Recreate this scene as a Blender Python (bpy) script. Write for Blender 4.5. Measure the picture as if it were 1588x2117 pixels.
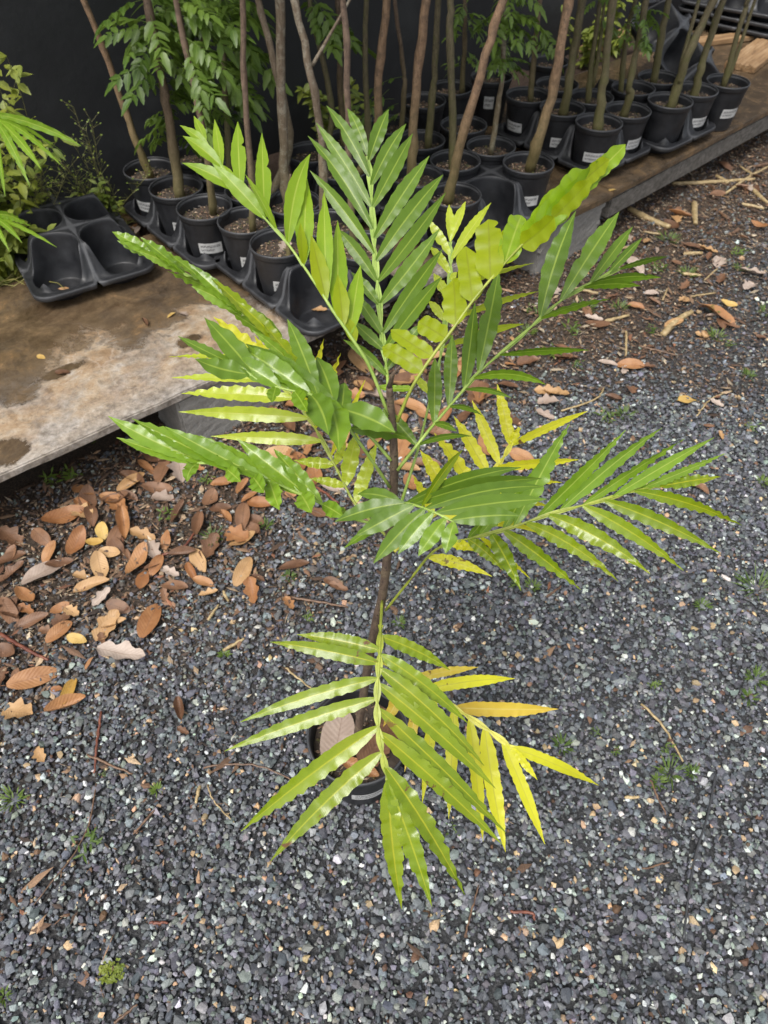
import bpy, bmesh, math, random
import numpy as np
from mathutils import Vector, Matrix

# ------------------------------------------------------------------ camera, sky, sun, exposure
scn = bpy.context.scene
for o in list(bpy.data.objects):
    bpy.data.objects.remove(o)
COL = scn.collection
F, CX, CY = 1440.0, 794.0, 1058.5            # focal length and centre of the photograph, in its pixels
PITCH, CAMH = math.radians(50.0), 1.62
cam_d = bpy.data.cameras.new('camera')
cam_d.sensor_fit = 'VERTICAL'
cam_d.sensor_height = 36.0
cam_d.lens = 36.0 * F / 2117.0
cam_d.clip_start, cam_d.clip_end = 0.02, 300.0
cam_d.dof.use_dof = True
cam_d.dof.focus_distance = 0.95
cam_d.dof.aperture_fstop = 9.0
cam = bpy.data.objects.new('camera', cam_d)
cam.location = (0, 0, CAMH)
cam.rotation_euler = (math.pi / 2 - PITCH, 0, 0)
COL.objects.link(cam)
scn.camera = cam

SUN_EL, SUN_AZ = math.radians(62), math.radians(215)      # azimuth clockwise from +Y
w = bpy.data.worlds.new('World')
scn.world = w
w.use_nodes = True
nt = w.node_tree
bg = nt.nodes['Background']
sky = nt.nodes.new('ShaderNodeTexSky')
sky.sky_type = 'NISHITA'
sky.sun_disc = False
sky.sun_elevation = SUN_EL
sky.sun_rotation = SUN_AZ
sky.dust_density = 4.0
sky.air_density = 1.2
hs = nt.nodes.new('ShaderNodeHueSaturation')
hs.inputs['Saturation'].default_value = 0.3               # thin overcast: a whitish sky
nt.links.new(sky.outputs[0], hs.inputs['Color'])
nt.links.new(hs.outputs[0], bg.inputs['Color'])
bg.inputs['Strength'].default_value = 0.13
sl = bpy.data.lights.new('sun', 'SUN')
sl.energy = 1.5
sl.angle = math.radians(22)
sl.color = (1.0, 0.96, 0.9)
so = bpy.data.objects.new('sun', sl)
d = Vector((math.sin(SUN_AZ) * math.cos(SUN_EL), math.cos(SUN_AZ) * math.cos(SUN_EL), math.sin(SUN_EL)))
so.rotation_euler = d.to_track_quat('Z', 'Y').to_euler()
so.location = d * 20
COL.objects.link(so)
scn.view_settings.view_transform = 'Standard'
scn.view_settings.look = 'None'
scn.view_settings.exposure = 0.8
scn.view_settings.gamma = 1.0
scn.cycles.use_denoising = True
scn.cycles.max_bounces = 8
scn.cycles.transparent_max_bounces = 8

# ------------------------------------------------------------------ helpers: places
rnd = random.Random(7)
FWD = Vector((0, math.cos(PITCH), -math.sin(PITCH)))
UPV = Vector((0, math.sin(PITCH), math.cos(PITCH)))
EYE = Vector((0, 0, CAMH))
def ray(px, py):
    return Vector((1, 0, 0)) * ((px - CX) / F) + FWD + UPV * ((CY - py) / F)
def at(px, py, d):
    return EYE + ray(px, py) * d
def atz(px, py, z):
    r = ray(px, py)
    return EYE + r * ((z - CAMH) / r.z)
def aty(px, py, y):
    r = ray(px, py)
    return EYE + r * (y / r.y)
def depth_y(px, py, y=0.585):
    return y / ray(px, py).y
BA = math.radians(40.5)
U2 = Vector((math.cos(BA), math.sin(BA), 0))
V2 = Vector((-math.sin(BA), math.cos(BA), 0))
BO = Vector((-0.236, 1.922, 0))
ZB = 0.24                                       # bench top
def uv(u, v, z=0.0):
    p = BO + U2 * u + V2 * v
    return Vector((p.x, p.y, z))
def to_uv(p):
    dd = Vector((p.x - BO.x, p.y - BO.y, 0))
    return dd.dot(U2), dd.dot(V2)

# ------------------------------------------------------------------ helpers: objects
def link(name, me, mat=None, parent=None):
    o = bpy.data.objects.new(name, me)
    COL.objects.link(o)
    if mat is not None and me is not None and len(me.materials) == 0:
        me.materials.append(mat)
    if parent is not None:
        o.parent = parent
    return o
def tag(o, label=None, cat=None, group=None, kind=None):
    if label: o['label'] = label
    if cat: o['category'] = cat
    if group: o['group'] = group
    if kind: o['kind'] = kind
    return o
def empty(name, loc):
    o = bpy.data.objects.new(name, None)
    o.location = loc
    o.empty_display_size = 0.05
    COL.objects.link(o)
    return o
def pydata(name, vs, fs, smooth=True, uvs=None):
    me = bpy.data.meshes.new(name)
    me.from_pydata([tuple(v) for v in vs], [], fs)
    if uvs is not None:
        lay = me.uv_layers.new(name='UVMap')
        idx = np.empty(len(me.loops), dtype=np.int32)
        me.loops.foreach_get('vertex_index', idx)
        lay.data.foreach_set('uv', np.asarray(uvs, dtype=np.float32)[idx].ravel())
    me.polygons.foreach_set('use_smooth', [bool(smooth)] * len(me.polygons))
    me.update()
    return me
def tube_data(pts, rads, seg=8, cap=True):
    pts = [Vector(p) for p in pts]
    vs, fs = [], []
    n = len(pts)
    ref = Vector((0.31, 0.2, 0.93))
    for i, p in enumerate(pts):
        t = (pts[min(i + 1, n - 1)] - pts[max(i - 1, 0)]).normalized()
        if abs(t.dot(ref)) > 0.98:
            ref = Vector((1, 0, 0))
        a = t.cross(ref).normalized()
        b = t.cross(a)
        for k in range(seg):
            an = 2 * math.pi * k / seg
            vs.append(p + (a * math.cos(an) + b * math.sin(an)) * rads[i])
    for i in range(n - 1):
        for k in range(seg):
            fs.append((i * seg + k, i * seg + (k + 1) % seg, (i + 1) * seg + (k + 1) % seg, (i + 1) * seg + k))
    if cap:
        fs.append(tuple(range(seg))[::-1])
        fs.append(tuple((n - 1) * seg + k for k in range(seg)))
    return vs, fs
def lathe(prof, seg=40):
    vs, fs = [], []
    for r, z in prof:
        for k in range(seg):
            a = 2 * math.pi * k / seg
            vs.append((r * math.cos(a), r * math.sin(a), z))
    for i in range(len(prof) - 1):
        for k in range(seg):
            fs.append((i * seg + k, i * seg + (k + 1) % seg, (i + 1) * seg + (k + 1) % seg, (i + 1) * seg + k))
    return vs, fs
def catmull(pts, n):
    pts = [Vector(p) for p in pts]
    P = [pts[0] * 2 - pts[1]] + pts + [pts[-1] * 2 - pts[-2]]
    out = []
    m = len(pts) - 1
    for i in range(n + 1):
        s = i / n * m
        k = min(int(s), m - 1)
        t = s - k
        a, b, c, e = P[k], P[k + 1], P[k + 2], P[k + 3]
        out.append(0.5 * ((2 * b) + (c - a) * t + (2 * a - 5 * b + 4 * c - e) * t * t + (3 * b - a - 3 * c + e) * t ** 3))
    return out

# ------------------------------------------------------------------ materials
class NT:
    def __init__(s, name):
        s.m = bpy.data.materials.new(name)
        s.m.use_nodes = True
        s.t = s.m.node_tree
        s.b = s.t.nodes['Principled BSDF']
        s.out = s.t.nodes['Material Output']
    def n(s, typ, **kw):
        nd = s.t.nodes.new('ShaderNode' + typ)
        for k, v in kw.items():
            setattr(nd, k, v)
        return nd
    def l(s, a, b):
        s.t.links.new(a, b)
    def val(s, sock, v):
        if hasattr(v, 'is_linked') or hasattr(v, 'links'):
            s.l(v, sock)
        else:
            sock.default_value = v
    def noise(s, scale, detail=4, rough=0.55, vec=None, dist=0.0):
        nd = s.n('TexNoise')
        nd.inputs['Scale'].default_value = scale
        nd.inputs['Detail'].default_value = detail
        nd.inputs['Roughness'].default_value = rough
        nd.inputs['Distortion'].default_value = dist
        if vec is not None: s.l(vec, nd.inputs['Vector'])
        return nd.outputs['Fac']
    def ramp(s, fac, stops, interp='LINEAR'):
        r = s.n('ValToRGB')
        r.color_ramp.interpolation = interp
        el = r.color_ramp.elements
        while len(el) < len(stops): el.new(0.5)
        for e, (p, c) in zip(el, stops):
            e.position = p
            e.color = (c[0], c[1], c[2], 1) if hasattr(c, '__len__') else (c, c, c, 1)
        s.l(fac, r.inputs['Fac'])
        return r.outputs['Color']
    def mix(s, fac, a, b, mode='MIX'):
        nd = s.n('Mix', data_type='RGBA', blend_type=mode)
        s.val(nd.inputs[0], fac)
        for sock, v in ((nd.inputs[6], a), (nd.inputs[7], b)):
            if hasattr(v, 'is_linked'): s.l(v, sock)
            else: sock.default_value = (v[0], v[1], v[2], 1)
        return nd.outputs[2]
    def math(s, op, a, b=0.0, clamp=False):
        nd = s.n('Math', operation=op, use_clamp=clamp)
        for sock, v in ((nd.inputs[0], a), (nd.inputs[1], b)):
            if hasattr(v, 'is_linked'): s.l(v, sock)
            else: sock.default_value = v
        return nd.outputs[0]
    def bump(s, h, strength=0.3, dist=0.01):
        nd = s.n('Bump')
        nd.inputs['Strength'].default_value = strength
        nd.inputs['Distance'].default_value = dist
        s.l(h, nd.inputs['Height'])
        s.l(nd.outputs[0], s.b.inputs['Normal'])
    def obj(s):
        return s.n('TexCoord').outputs['Object']
    def gen(s):
        return s.n('NewGeometry').outputs['Position']

def leaf_mat(name, c1, c2, rib, trans, rough=0.36, spots=0.0, tcol=None, spec=0.5):
    m = NT(name)
    uvn = m.n('UVMap')
    sep = m.n('SeparateXYZ')
    m.l(uvn.outputs[0], sep.inputs[0])
    pos = m.gen()
    a = m.math('ABSOLUTE', m.math('SUBTRACT', sep.outputs['Y'], 0.5))          # 0 at the midrib
    ribf = m.n('MapRange')
    ribf.inputs[1].default_value, ribf.inputs[2].default_value = 0.022, 0.055
    ribf.inputs[3].default_value, ribf.inputs[4].default_value = 1.0, 0.0
    m.l(a, ribf.inputs[0])
    oi = m.n('ObjectInfo')
    big = m.noise(22, 3, vec=pos)
    f = m.math('ADD', m.math('MULTIPLY', m.math('ADD', big, m.math('MULTIPLY', m.math('SUBTRACT', m.noise(90, 3, 0.6, vec=pos), 0.5), 0.5)), 0.7), m.math('MULTIPLY', oi.outputs['Random'], 0.35))
    col = m.mix(m.ramp(f, [(0.3, 0.0), (0.72, 1.0)]), c1, c2)
    # pinnate side veins slanting forward from the midrib
    vx = m.math('ADD', m.math('MULTIPLY', sep.outputs['X'], 260.0), m.math('MULTIPLY', a, -70.0))
    vein = m.math('SINE', vx)
    vf = m.math('MULTIPLY', m.math('ADD', vein, 1.0), 0.06)
    col = m.mix(vf, col, rib)
    col = m.mix(m.math('MULTIPLY', ribf.outputs[0], 0.85), col, rib)
    if spots > 0:
        n1 = m.noise(60, 4, 0.65, vec=pos)
        n2 = m.noise(17, 2, vec=pos)
        sp = m.ramp(m.math('ADD', m.math('MULTIPLY', n1, 0.55), m.math('MULTIPLY', n2, 0.5)), [(0.672 - 0.04 * spots, 0.0), (0.70 - 0.04 * spots, 1.0)])
        col = m.mix(sp, col, (0.13, 0.045, 0.02))
        yel = m.ramp(m.noise(9, 2, vec=pos), [(0.45, 0.0), (0.75, 1.0)])
        col = m.mix(m.math('MULTIPLY', yel, 0.3), col, (0.40, 0.38, 0.015))
    m.l(col, m.b.inputs['Base Color'])
    m.b.inputs['Roughness'].default_value = rough
    m.b.inputs['Specular IOR Level'].default_value = spec
    hgt = m.math('ADD', m.math('MULTIPLY', vein, 0.05), m.math('MULTIPLY', m.noise(160, 2, vec=pos), 0.5))
    m.bump(hgt, 0.3, 0.0012)
    tr = m.n('BsdfTranslucent')
    tc = tcol or tuple(min(1.0, x * 1.5) for x in c2)
    m.l(m.mix(0.5, col, tc), tr.inputs['Color'])
    mx = m.n('MixShader')
    mx.inputs[0].default_value = trans
    m.l(m.b.outputs[0], mx.inputs[1])
    m.l(tr.outputs[0], mx.inputs[2])
    m.l(mx.outputs[0], m.out.inputs['Surface'])
    return m.m
LM = {
    'deep':   leaf_mat('leaf_deep_green', (0.072, 0.142, 0.011), (0.115, 0.205, 0.018), (0.27, 0.36, 0.05), 0.30, 0.30, spec=0.38),
    'fresh':  leaf_mat('leaf_fresh_green', (0.098, 0.190, 0.009), (0.160, 0.272, 0.015), (0.30, 0.42, 0.05), 0.32, 0.21),
    'light':  leaf_mat('leaf_light_green', (0.125, 0.235, 0.014), (0.200, 0.330, 0.026), (0.36, 0.46, 0.08), 0.34, 0.25),
    'young':  leaf_mat('leaf_young_green', (0.180, 0.315, 0.008), (0.260, 0.400, 0.016), (0.40, 0.50, 0.07), 0.44, 0.34, tcol=(0.46, 0.62, 0.01)),
    'lime':   leaf_mat('leaf_lime', (0.270, 0.345, 0.004), (0.350, 0.425, 0.006), (0.26, 0.30, 0.01), 0.52, 0.40, tcol=(0.66, 0.70, 0.01)),
    'aged':   leaf_mat('leaf_aged_green', (0.130, 0.215, 0.006), (0.210, 0.305, 0.010), (0.40, 0.43, 0.02), 0.34, 0.24, spots=0.2),
    'spot':   leaf_mat('leaf_spotted', (0.135, 0.215, 0.006), (0.215, 0.300, 0.010), (0.42, 0.42, 0.02), 0.32, 0.26, spots=0.75),
    'pale':   leaf_mat('leaf_pale_green', (0.34, 0.43, 0.018), (0.50, 0.58, 0.048), (0.48, 0.53, 0.08), 0.38, 0.23),
    'yellow': leaf_mat('leaf_yellow', (0.66, 0.66, 0.016), (0.80, 0.78, 0.035), (0.60, 0.58, 0.05), 0.44, 0.36, spots=0.25, tcol=(0.75, 0.74, 0.03)),
    'amber':  leaf_mat('leaf_amber', (0.60, 0.40, 0.03), (0.70, 0.54, 0.06), (0.68, 0.56, 0.14), 0.36, 0.42, spots=0.5, tcol=(0.8, 0.58, 0.06)),
    'tree':   leaf_mat('leaf_sapling', (0.062, 0.122, 0.018), (0.140, 0.220, 0.032), (0.18, 0.27, 0.06), 0.36, 0.42),
    'weed':   leaf_mat('leaf_weed', (0.10, 0.165, 0.022), (0.23, 0.27, 0.04), (0.32, 0.36, 0.09), 0.30, 0.5, spots=0.1),
}
def stalk_mat(name, c1, c2):
    m = NT(name)
    col = m.mix(m.ramp(m.noise(60, 4, vec=m.gen()), [(0.35, 0.0), (0.65, 1.0)]), c1, c2)
    m.l(col, m.b.inputs['Base Color'])
    m.b.inputs['Roughness'].default_value = 0.45
    return m.m
RM = {'green': stalk_mat('rachis_green', (0.20, 0.30, 0.05), (0.30, 0.40, 0.09)),
      'olive': stalk_mat('rachis_olive', (0.20, 0.24, 0.03), (0.32, 0.36, 0.05)),
      'yellow': stalk_mat('rachis_yellow', (0.42, 0.40, 0.04), (0.55, 0.52, 0.07))}
def bark_mat(name, c1, c2, c3, ringy=True, moss=0.0):
    m = NT(name)
    pos = m.gen()
    mp = m.n('Mapping')
    mp.inputs['Scale'].default_value = (1, 1, 0.22)
    m.l(pos, mp.inputs['Vector'])
    f = m.noise(150, 5, 0.6, vec=mp.outputs[0])
    oi = m.n('ObjectInfo')
    col = m.mix(m.ramp(f, [(0.35, 0.0), (0.66, 1.0)]), c1, c2)
    p2 = m.ramp(m.noise(34, 5, 0.7, vec=pos), [(0.5, 0.0), (0.62, 1.0)])
    col = m.mix(m.math('MULTIPLY', p2, 0.75), col, c3)
    lent = m.ramp(m.noise(210, 2, 0.5, vec=pos), [(0.62, 0.0), (0.70, 0.8)])
    col = m.mix(lent, col, tuple(x * 0.35 for x in c1))
    if moss:
        sp = m.n('SeparateXYZ')
        m.l(pos, sp.inputs[0])
        mr = m.n('MapRange')
        mr.inputs[1].default_value, mr.inputs[2].default_value = 0.40, 0.78
        mr.inputs[3].default_value, mr.inputs[4].default_value = moss, 0.0
        m.l(sp.outputs['Z'], mr.inputs[0])
        col = m.mix(mr.outputs[0], col, (0.10, 0.095, 0.02))
    m.l(col, m.b.inputs['Base Color'])
    m.b.inputs['Roughness'].default_value = 0.78
    m.bump(m.math('ADD', f, m.math('MULTIPLY', m.noise(320, 3, vec=pos), 0.5)), 0.8, 0.003)
    return m.m
BM = {'orange': bark_mat('bark_orange', (0.185, 0.110, 0.062), (0.31, 0.20, 0.122), (0.13, 0.085, 0.055), moss=0.8),
      'brown': bark_mat('bark_brown', (0.125, 0.082, 0.056), (0.205, 0.142, 0.10), (0.09, 0.06, 0.045), moss=0.7),
      'grey': bark_mat('bark_grey', (0.12, 0.085, 0.055), (0.22, 0.17, 0.12), (0.30, 0.27, 0.21), moss=0.4),
      'olive': bark_mat('bark_olive', (0.085, 0.07, 0.04), (0.16, 0.13, 0.075), (0.10, 0.10, 0.035), moss=0.6),
      'stem': bark_mat('bark_stem', (0.07, 0.045, 0.033), (0.14, 0.095, 0.065), (0.17, 0.13, 0.08))}
def plastic_mat():
    m = NT('black_plastic')
    p = m.gen()
    dust = m.ramp(m.noise(14, 6, 0.65, vec=p), [(0.45, 0.0), (0.8, 1.0)])
    col = m.mix(m.math('MULTIPLY', dust, 0.5), (0.0105, 0.011, 0.0132), (0.052, 0.054, 0.060))
    pt = m.ramp(m.n('NewGeometry').outputs['Pointiness'], [(0.52, 0.0), (0.60, 0.7)])
    col = m.mix(pt, col, (0.075, 0.077, 0.083))          # scuffed edges
    m.l(col, m.b.inputs['Base Color'])
    r = m.ramp(m.noise(30, 4, vec=p), [(0.3, 0.38), (0.7, 0.6)])
    m.l(r, m.b.inputs['Roughness'])
    m.bump(m.noise(220, 2, vec=p), 0.08, 0.002)
    return m.m
M_PLASTIC = plastic_mat()
def sticker_mat():
    m = NT('label_sticker')
    u = m.n('UVMap').outputs[0]
    sp = m.n('SeparateXYZ')
    m.l(u, sp.inputs[0])
    x, y = sp.outputs['X'], sp.outputs['Y']
    # two rows of small worn print
    mp = m.n('Mapping')
    mp.inputs['Scale'].default_value = (42, 9, 1)
    m.l(u, mp.inputs['Vector'])
    n = m.noise(1.0, 1, vec=mp.outputs[0])
    ink = m.ramp(n, [(0.44, 0.0), (0.5, 1.0)])
    def band(lo, hi, xmax):
        a = m.math('MULTIPLY', m.math('GREATER_THAN', y, lo), m.math('LESS_THAN', y, hi))
        b = m.math('MULTIPLY', m.math('GREATER_THAN', x, 0.08), m.math('LESS_THAN', x, xmax))
        return m.math('MULTIPLY', a, b)
    rows = m.math('ADD', band(0.56, 0.80, 0.94), band(0.22, 0.42, 0.66))
    f = m.math('MULTIPLY', m.math('MULTIPLY', ink, rows), 0.85)
    base = m.mix(m.ramp(m.noise(40, 4, vec=m.gen()), [(0.4, 0.0), (0.7, 1.0)]), (0.55, 0.55, 0.54), (0.40, 0.40, 0.39))
    m.l(m.mix(f, base, (0.05, 0.05, 0.055)), m.b.inputs['Base Color'])
    m.b.inputs['Roughness'].default_value = 0.5
    return m.m
M_STICK = sticker_mat()
def attr_mat(name, rough=0.8, bump=0.0, bs=300, trans=0.0, spec=0.5):
    m = NT(name)
    a = m.n('Attribute')
    a.attribute_name = 'Col'
    pos = m.gen()
    g = m.ramp(m.noise(bs, 3, 0.6, vec=pos), [(0.3, 0.72), (0.7, 1.25)])
    m.l(m.mix(1.0, a.outputs['Color'], g, 'MULTIPLY'), m.b.inputs['Base Color'])
    m.b.inputs['Roughness'].default_value = rough
    m.b.inputs['Specular IOR Level'].default_value = spec
    if bump: m.bump(m.noise(bs * 1.5, 3, vec=pos), bump, 0.002)
    return m.m
M_STONE = attr_mat('gravel_stone', 0.62, 0.4, 420)
M_CHIP = attr_mat('litter_chip', 0.85, 0.3, 300)
def soil_mat(name, a, b, c, scale=60):
    m = NT(name)
    p = m.gen()
    f = m.noise(scale, 8, 0.7, vec=p)
    col = m.ramp(f, [(0.3, a), (0.5, b), (0.62, b), (0.74, c)])
    m.l(col, m.b.inputs['Base Color'])
    m.b.inputs['Roughness'].default_value = 0.9
    m.bump(f, 0.9, 0.02)
    return m.m
M_SOIL = soil_mat('potting_soil', (0.02, 0.014, 0.01), (0.055, 0.038, 0.026), (0.19, 0.13, 0.09), 130)
def ground_mat():
    m = NT('ground_dirt_and_grit')
    p = m.gen()
    f = m.noise(170, 6, 0.7, vec=p)
    grit = m.ramp(f, [(0.3, (0.02, 0.021, 0.023)), (0.5, (0.055, 0.057, 0.062)), (0.64, (0.11, 0.112, 0.115)), (0.75, (0.28, 0.28, 0.26))])
    dirt = m.ramp(f, [(0.3, (0.025, 0.018, 0.013)), (0.52, (0.075, 0.052, 0.036)), (0.66, (0.14, 0.10, 0.065)), (0.76, (0.28, 0.20, 0.13))])
    mp = m.n('Mapping')
    mp.vector_type = 'TEXTURE'
    mp.inputs['Location'].default_value = (BO.x, BO.y, 0)
    mp.inputs['Rotation'].default_value = (0, 0, BA)
    m.l(p, mp.inputs['Vector'])
    sp = m.n('SeparateXYZ')
    m.l(mp.outputs[0], sp.inputs[0])
    big = m.noise(2.4, 4, 0.6, vec=p)
    k = m.math('ADD', sp.outputs['Y'], m.math('MULTIPLY', m.math('SUBTRACT', big, 0.5), 1.6))
    mr = m.n('MapRange')
    mr.inputs[1].default_value, mr.inputs[2].default_value = -0.95, -0.3
    m.l(k, mr.inputs[0])
    m.l(m.mix(mr.outputs[0], grit, dirt), m.b.inputs['Base Color'])
    m.b.inputs['Roughness'].default_value = 0.85
    m.bump(f, 1.0, 0.015)
    return m.m
def slab_mat():
    m = NT('weathered_slab')
    p = m.gen()
    mp = m.n('Mapping')
    mp.vector_type = 'TEXTURE'
    mp.inputs['Location'].default_value = (BO.x, BO.y, 0)
    mp.inputs['Rotation'].default_value = (0, 0, BA)
    m.l(p, mp.inputs['Vector'])
    b = mp.outputs[0]                                        # bench frame: x along, y away from the edge
    sp = m.n('SeparateXYZ')
    m.l(b, sp.inputs[0])
    n1 = m.noise(3.2, 6, 0.62, vec=b, dist=0.6)
    n2 = m.noise(9.0, 10, 0.74, vec=b, dist=0.4)
    n3 = m.noise(45, 8, 0.72, vec=b)
    tan = m.ramp(n2, [(0.34, (0.21, 0.125, 0.062)), (0.46, (0.31, 0.215, 0.13)), (0.54, (0.37, 0.29, 0.205)), (0.64, (0.44, 0.39, 0.34))])
    grey = m.ramp(n3, [(0.36, (0.13, 0.115, 0.10)), (0.5, (0.27, 0.245, 0.22)), (0.64, (0.40, 0.37, 0.34))])
    edge = m.n('MapRange')                                   # worn grey strip along the front edge
    edge.inputs[1].default_value, edge.inputs[2].default_value = 0.17, 0.02
    m.l(m.math('ADD', sp.outputs['Y'], m.math('MULTIPLY', m.math('SUBTRACT', n2, 0.5), 0.35)), edge.inputs[0])
    gf = m.math('MAXIMUM', m.math('MULTIPLY', edge.outputs[0], 0.9), m.ramp(n1, [(0.47, 0.0), (0.60, 0.8)]))
    col = m.mix(gf, tan, grey)
    col = m.mix(m.ramp(m.noise(14, 9, 0.75, vec=b), [(0.54, 0.0), (0.66, 0.6)]), col, (0.075, 0.06, 0.05))
    col = m.mix(m.ramp(m.noise(120, 6, 0.7, vec=b), [(0.56, 0.0), (0.70, 0.6)]), col, (0.09, 0.07, 0.055))
    vo = m.n('TexVoronoi')
    vo.feature = 'DISTANCE_TO_EDGE'
    vo.inputs['Scale'].default_value = 5.0
    dn = m.n('TexNoise')
    dn.inputs['Scale'].default_value = 6.0
    dn.inputs['Detail'].default_value = 5.0
    m.l(b, dn.inputs['Vector'])
    m.l(m.mix(0.35, b, dn.outputs['Color']), vo.inputs['Vector'])
    col = m.mix(m.ramp(vo.outputs['Distance'], [(0.0, 0.4), (0.02, 0.0)]), col, (0.5, 0.44, 0.38))
    col = m.mix(m.ramp(m.noise(6, 8, 0.72, vec=b), [(0.57, 0.0), (0.66, 0.5)]), col, (0.10, 0.055, 0.028))
    col = m.mix(1.0, col, m.ramp(m.noise(26, 10, 0.78, vec=b), [(0.36, 0.62), (0.5, 1.0), (0.64, 1.22)]), 'MULTIPLY')
    # water from the pots: dark wet film, heavier towards the trays
    wk = m.math('ADD', m.math('MULTIPLY', sp.outputs['Y'], 0.78), m.math('MULTIPLY', n1, 0.62))
    wk = m.math('ADD', wk, m.math('MULTIPLY', n2, 0.42))
    wk = m.math('ADD', wk, m.math('MULTIPLY', m.math('MAXIMUM', sp.outputs['X'], 0.0), 0.34))
    wet = m.ramp(wk, [(0.785, 0.0), (0.825, 0.8), (0.91, 1.0)])
    def blot(u0, v0, su, sv):
        dx = m.math('DIVIDE', m.math('SUBTRACT', sp.outputs['X'], u0), su)
        dy = m.math('DIVIDE', m.math('SUBTRACT', sp.outputs['Y'], v0), sv)
        r = m.math('ADD', m.math('MULTIPLY', dx, dx), m.math('MULTIPLY', dy, dy))
        r = m.math('ADD', r, m.math('MULTIPLY', m.math('SUBTRACT', n2, 0.5), 4.5))
        return m.ramp(r, [(0.6, 1.0), (0.95, 0.0)])
    for q in BLOTS:
        wet = m.math('MAXIMUM', wet, blot(*q))
    wcol = m.ramp(n2, [(0.35, (0.036, 0.024, 0.014)), (0.5, (0.078, 0.052, 0.029)), (0.60, (0.13, 0.082, 0.04)), (0.68, (0.24, 0.14, 0.06))])
    col = m.mix(m.math('MULTIPLY', wet, 0.92), col, wcol)
    m.l(col, m.b.inputs['Base Color'])
    m.l(m.ramp(wet, [(0.0, 0.62), (1.0, 0.16)]), m.b.inputs['Roughness'])
    dry = m.math('SUBTRACT', 1.0, wet)
    m.bump(m.math('MULTIPLY', m.math('ADD', n3, n2), m.math('ADD', m.math('MULTIPLY', dry, 0.8), 0.2)), 0.7, 0.006)
    return m.m
def bl(px, py, su, sv):
    a, b = to_uv(atz(px, py, ZB))
    return (a, b, su, sv)
BLOTS = [bl(125, 768, 0.075, 0.028), bl(45, 822, 0.022, 0.035), bl(18, 935, 0.055, 0.07), bl(60, 610, 0.16, 0.05),
         bl(385, 705, 0.05, 0.03), bl(440, 600, 0.10, 0.05)]
M_SLAB = slab_mat()
def concrete_mat():
    m = NT('concrete')
    p = m.gen()
    n = m.noise(9, 7, 0.65, vec=p)
    n2 = m.noise(120, 4, 0.6, vec=p)
    col = m.ramp(n, [(0.3, (0.14, 0.13, 0.115)), (0.5, (0.25, 0.235, 0.21)), (0.7, (0.33, 0.31, 0.275))])
    col = m.mix(m.ramp(m.noise(5, 4, vec=p), [(0.55, 0.0), (0.7, 0.6)]), col, (0.11, 0.095, 0.05))
    m.l(m.mix(0.35, col, m.ramp(n2, [(0.3, 0.09), (0.7, 0.3)])), m.b.inputs['Base Color'])
    m.b.inputs['Roughness'].default_value = 0.88
    m.bump(n2, 0.6, 0.004)
    return m.m
M_CONC = concrete_mat()
def wall_mat():
    m = NT('charcoal_wall_paint')
    p = m.gen()
    n = m.noise(1.6, 7, 0.65, vec=p)
    col = m.ramp(n, [(0.3, (0.012, 0.013, 0.015)), (0.55, (0.022, 0.023, 0.026)), (0.72, (0.045, 0.047, 0.05))])
    sp = m.ramp(m.noise(38, 5, 0.7, vec=p), [(0.68, 0.0), (0.78, 0.6)])
    m.l(m.mix(sp, col, (0.11, 0.11, 0.105)), m.b.inputs['Base Color'])
    m.b.inputs['Roughness'].default_value = 0.6
    m.bump(m.noise(25, 5, vec=p), 0.15, 0.01)
    return m.m
M_WALL = wall_mat()
def wood_mat(name, a, b, c):
    m = NT(name)
    o = m.obj()
    mp = m.n('Mapping')
    mp.inputs['Scale'].default_value = (1.2, 14, 14)
    m.l(o, mp.inputs['Vector'])
    f = m.noise(4, 6, 0.6, vec=mp.outputs[0], dist=0.4)
    col = m.ramp(f, [(0.3, a), (0.52, b), (0.72, c)])
    m.l(col, m.b.inputs['Base Color'])
    m.b.inputs['Roughness'].default_value = 0.7
    m.bump(f, 0.5, 0.004)
    return m.m
M_WOOD = wood_mat('weathered_wood', (0.12, 0.065, 0.03), (0.30, 0.18, 0.085), (0.42, 0.29, 0.17))
M_BEAM = wood_mat('grey_beam', (0.05, 0.045, 0.038), (0.12, 0.11, 0.098), (0.20, 0.185, 0.165))
def dead_mat(name, a, b, rib):
    a, b, rib = [tuple(x * 0.78 for x in q) for q in (a, b, rib)]
    m = NT(name)
    uvn = m.n('UVMap')
    sp = m.n('SeparateXYZ')
    m.l(uvn.outputs[0], sp.inputs[0])
    oi = m.n('ObjectInfo')
    p = m.gen()
    f = m.math('ADD', m.math('MULTIPLY', m.noise(35, 5, 0.6, vec=p), 0.75), m.math('MULTIPLY', oi.outputs['Random'], 0.35))
    col = m.mix(m.ramp(f, [(0.34, 0.0), (0.74, 1.0)]), a, b)
    aa = m.math('ABSOLUTE', m.math('SUBTRACT', sp.outputs['Y'], 0.5))
    rf = m.ramp(aa, [(0.012, 1.0), (0.03, 0.0)])
    col = m.mix(m.math('MULTIPLY', rf, 0.7), col, rib)
    sptt = m.ramp(m.noise(190, 4, 0.65, vec=p), [(0.62, 0.0), (0.75, 0.5)])
    col = m.mix(sptt, col, tuple(x * 0.3 for x in a))
    m.l(col, m.b.inputs['Base Color'])
    m.b.inputs['Roughness'].default_value = 0.55
    m.bump(m.math('ADD', m.noise(60, 4, vec=p), m.math('MULTIPLY', m.math('SINE', m.math('ADD', m.math('MULTIPLY', sp.outputs['X'], 70.0), m.math('MULTIPLY', aa, -30.0))), 0.2)), 0.3, 0.003)
    return m.m
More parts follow.
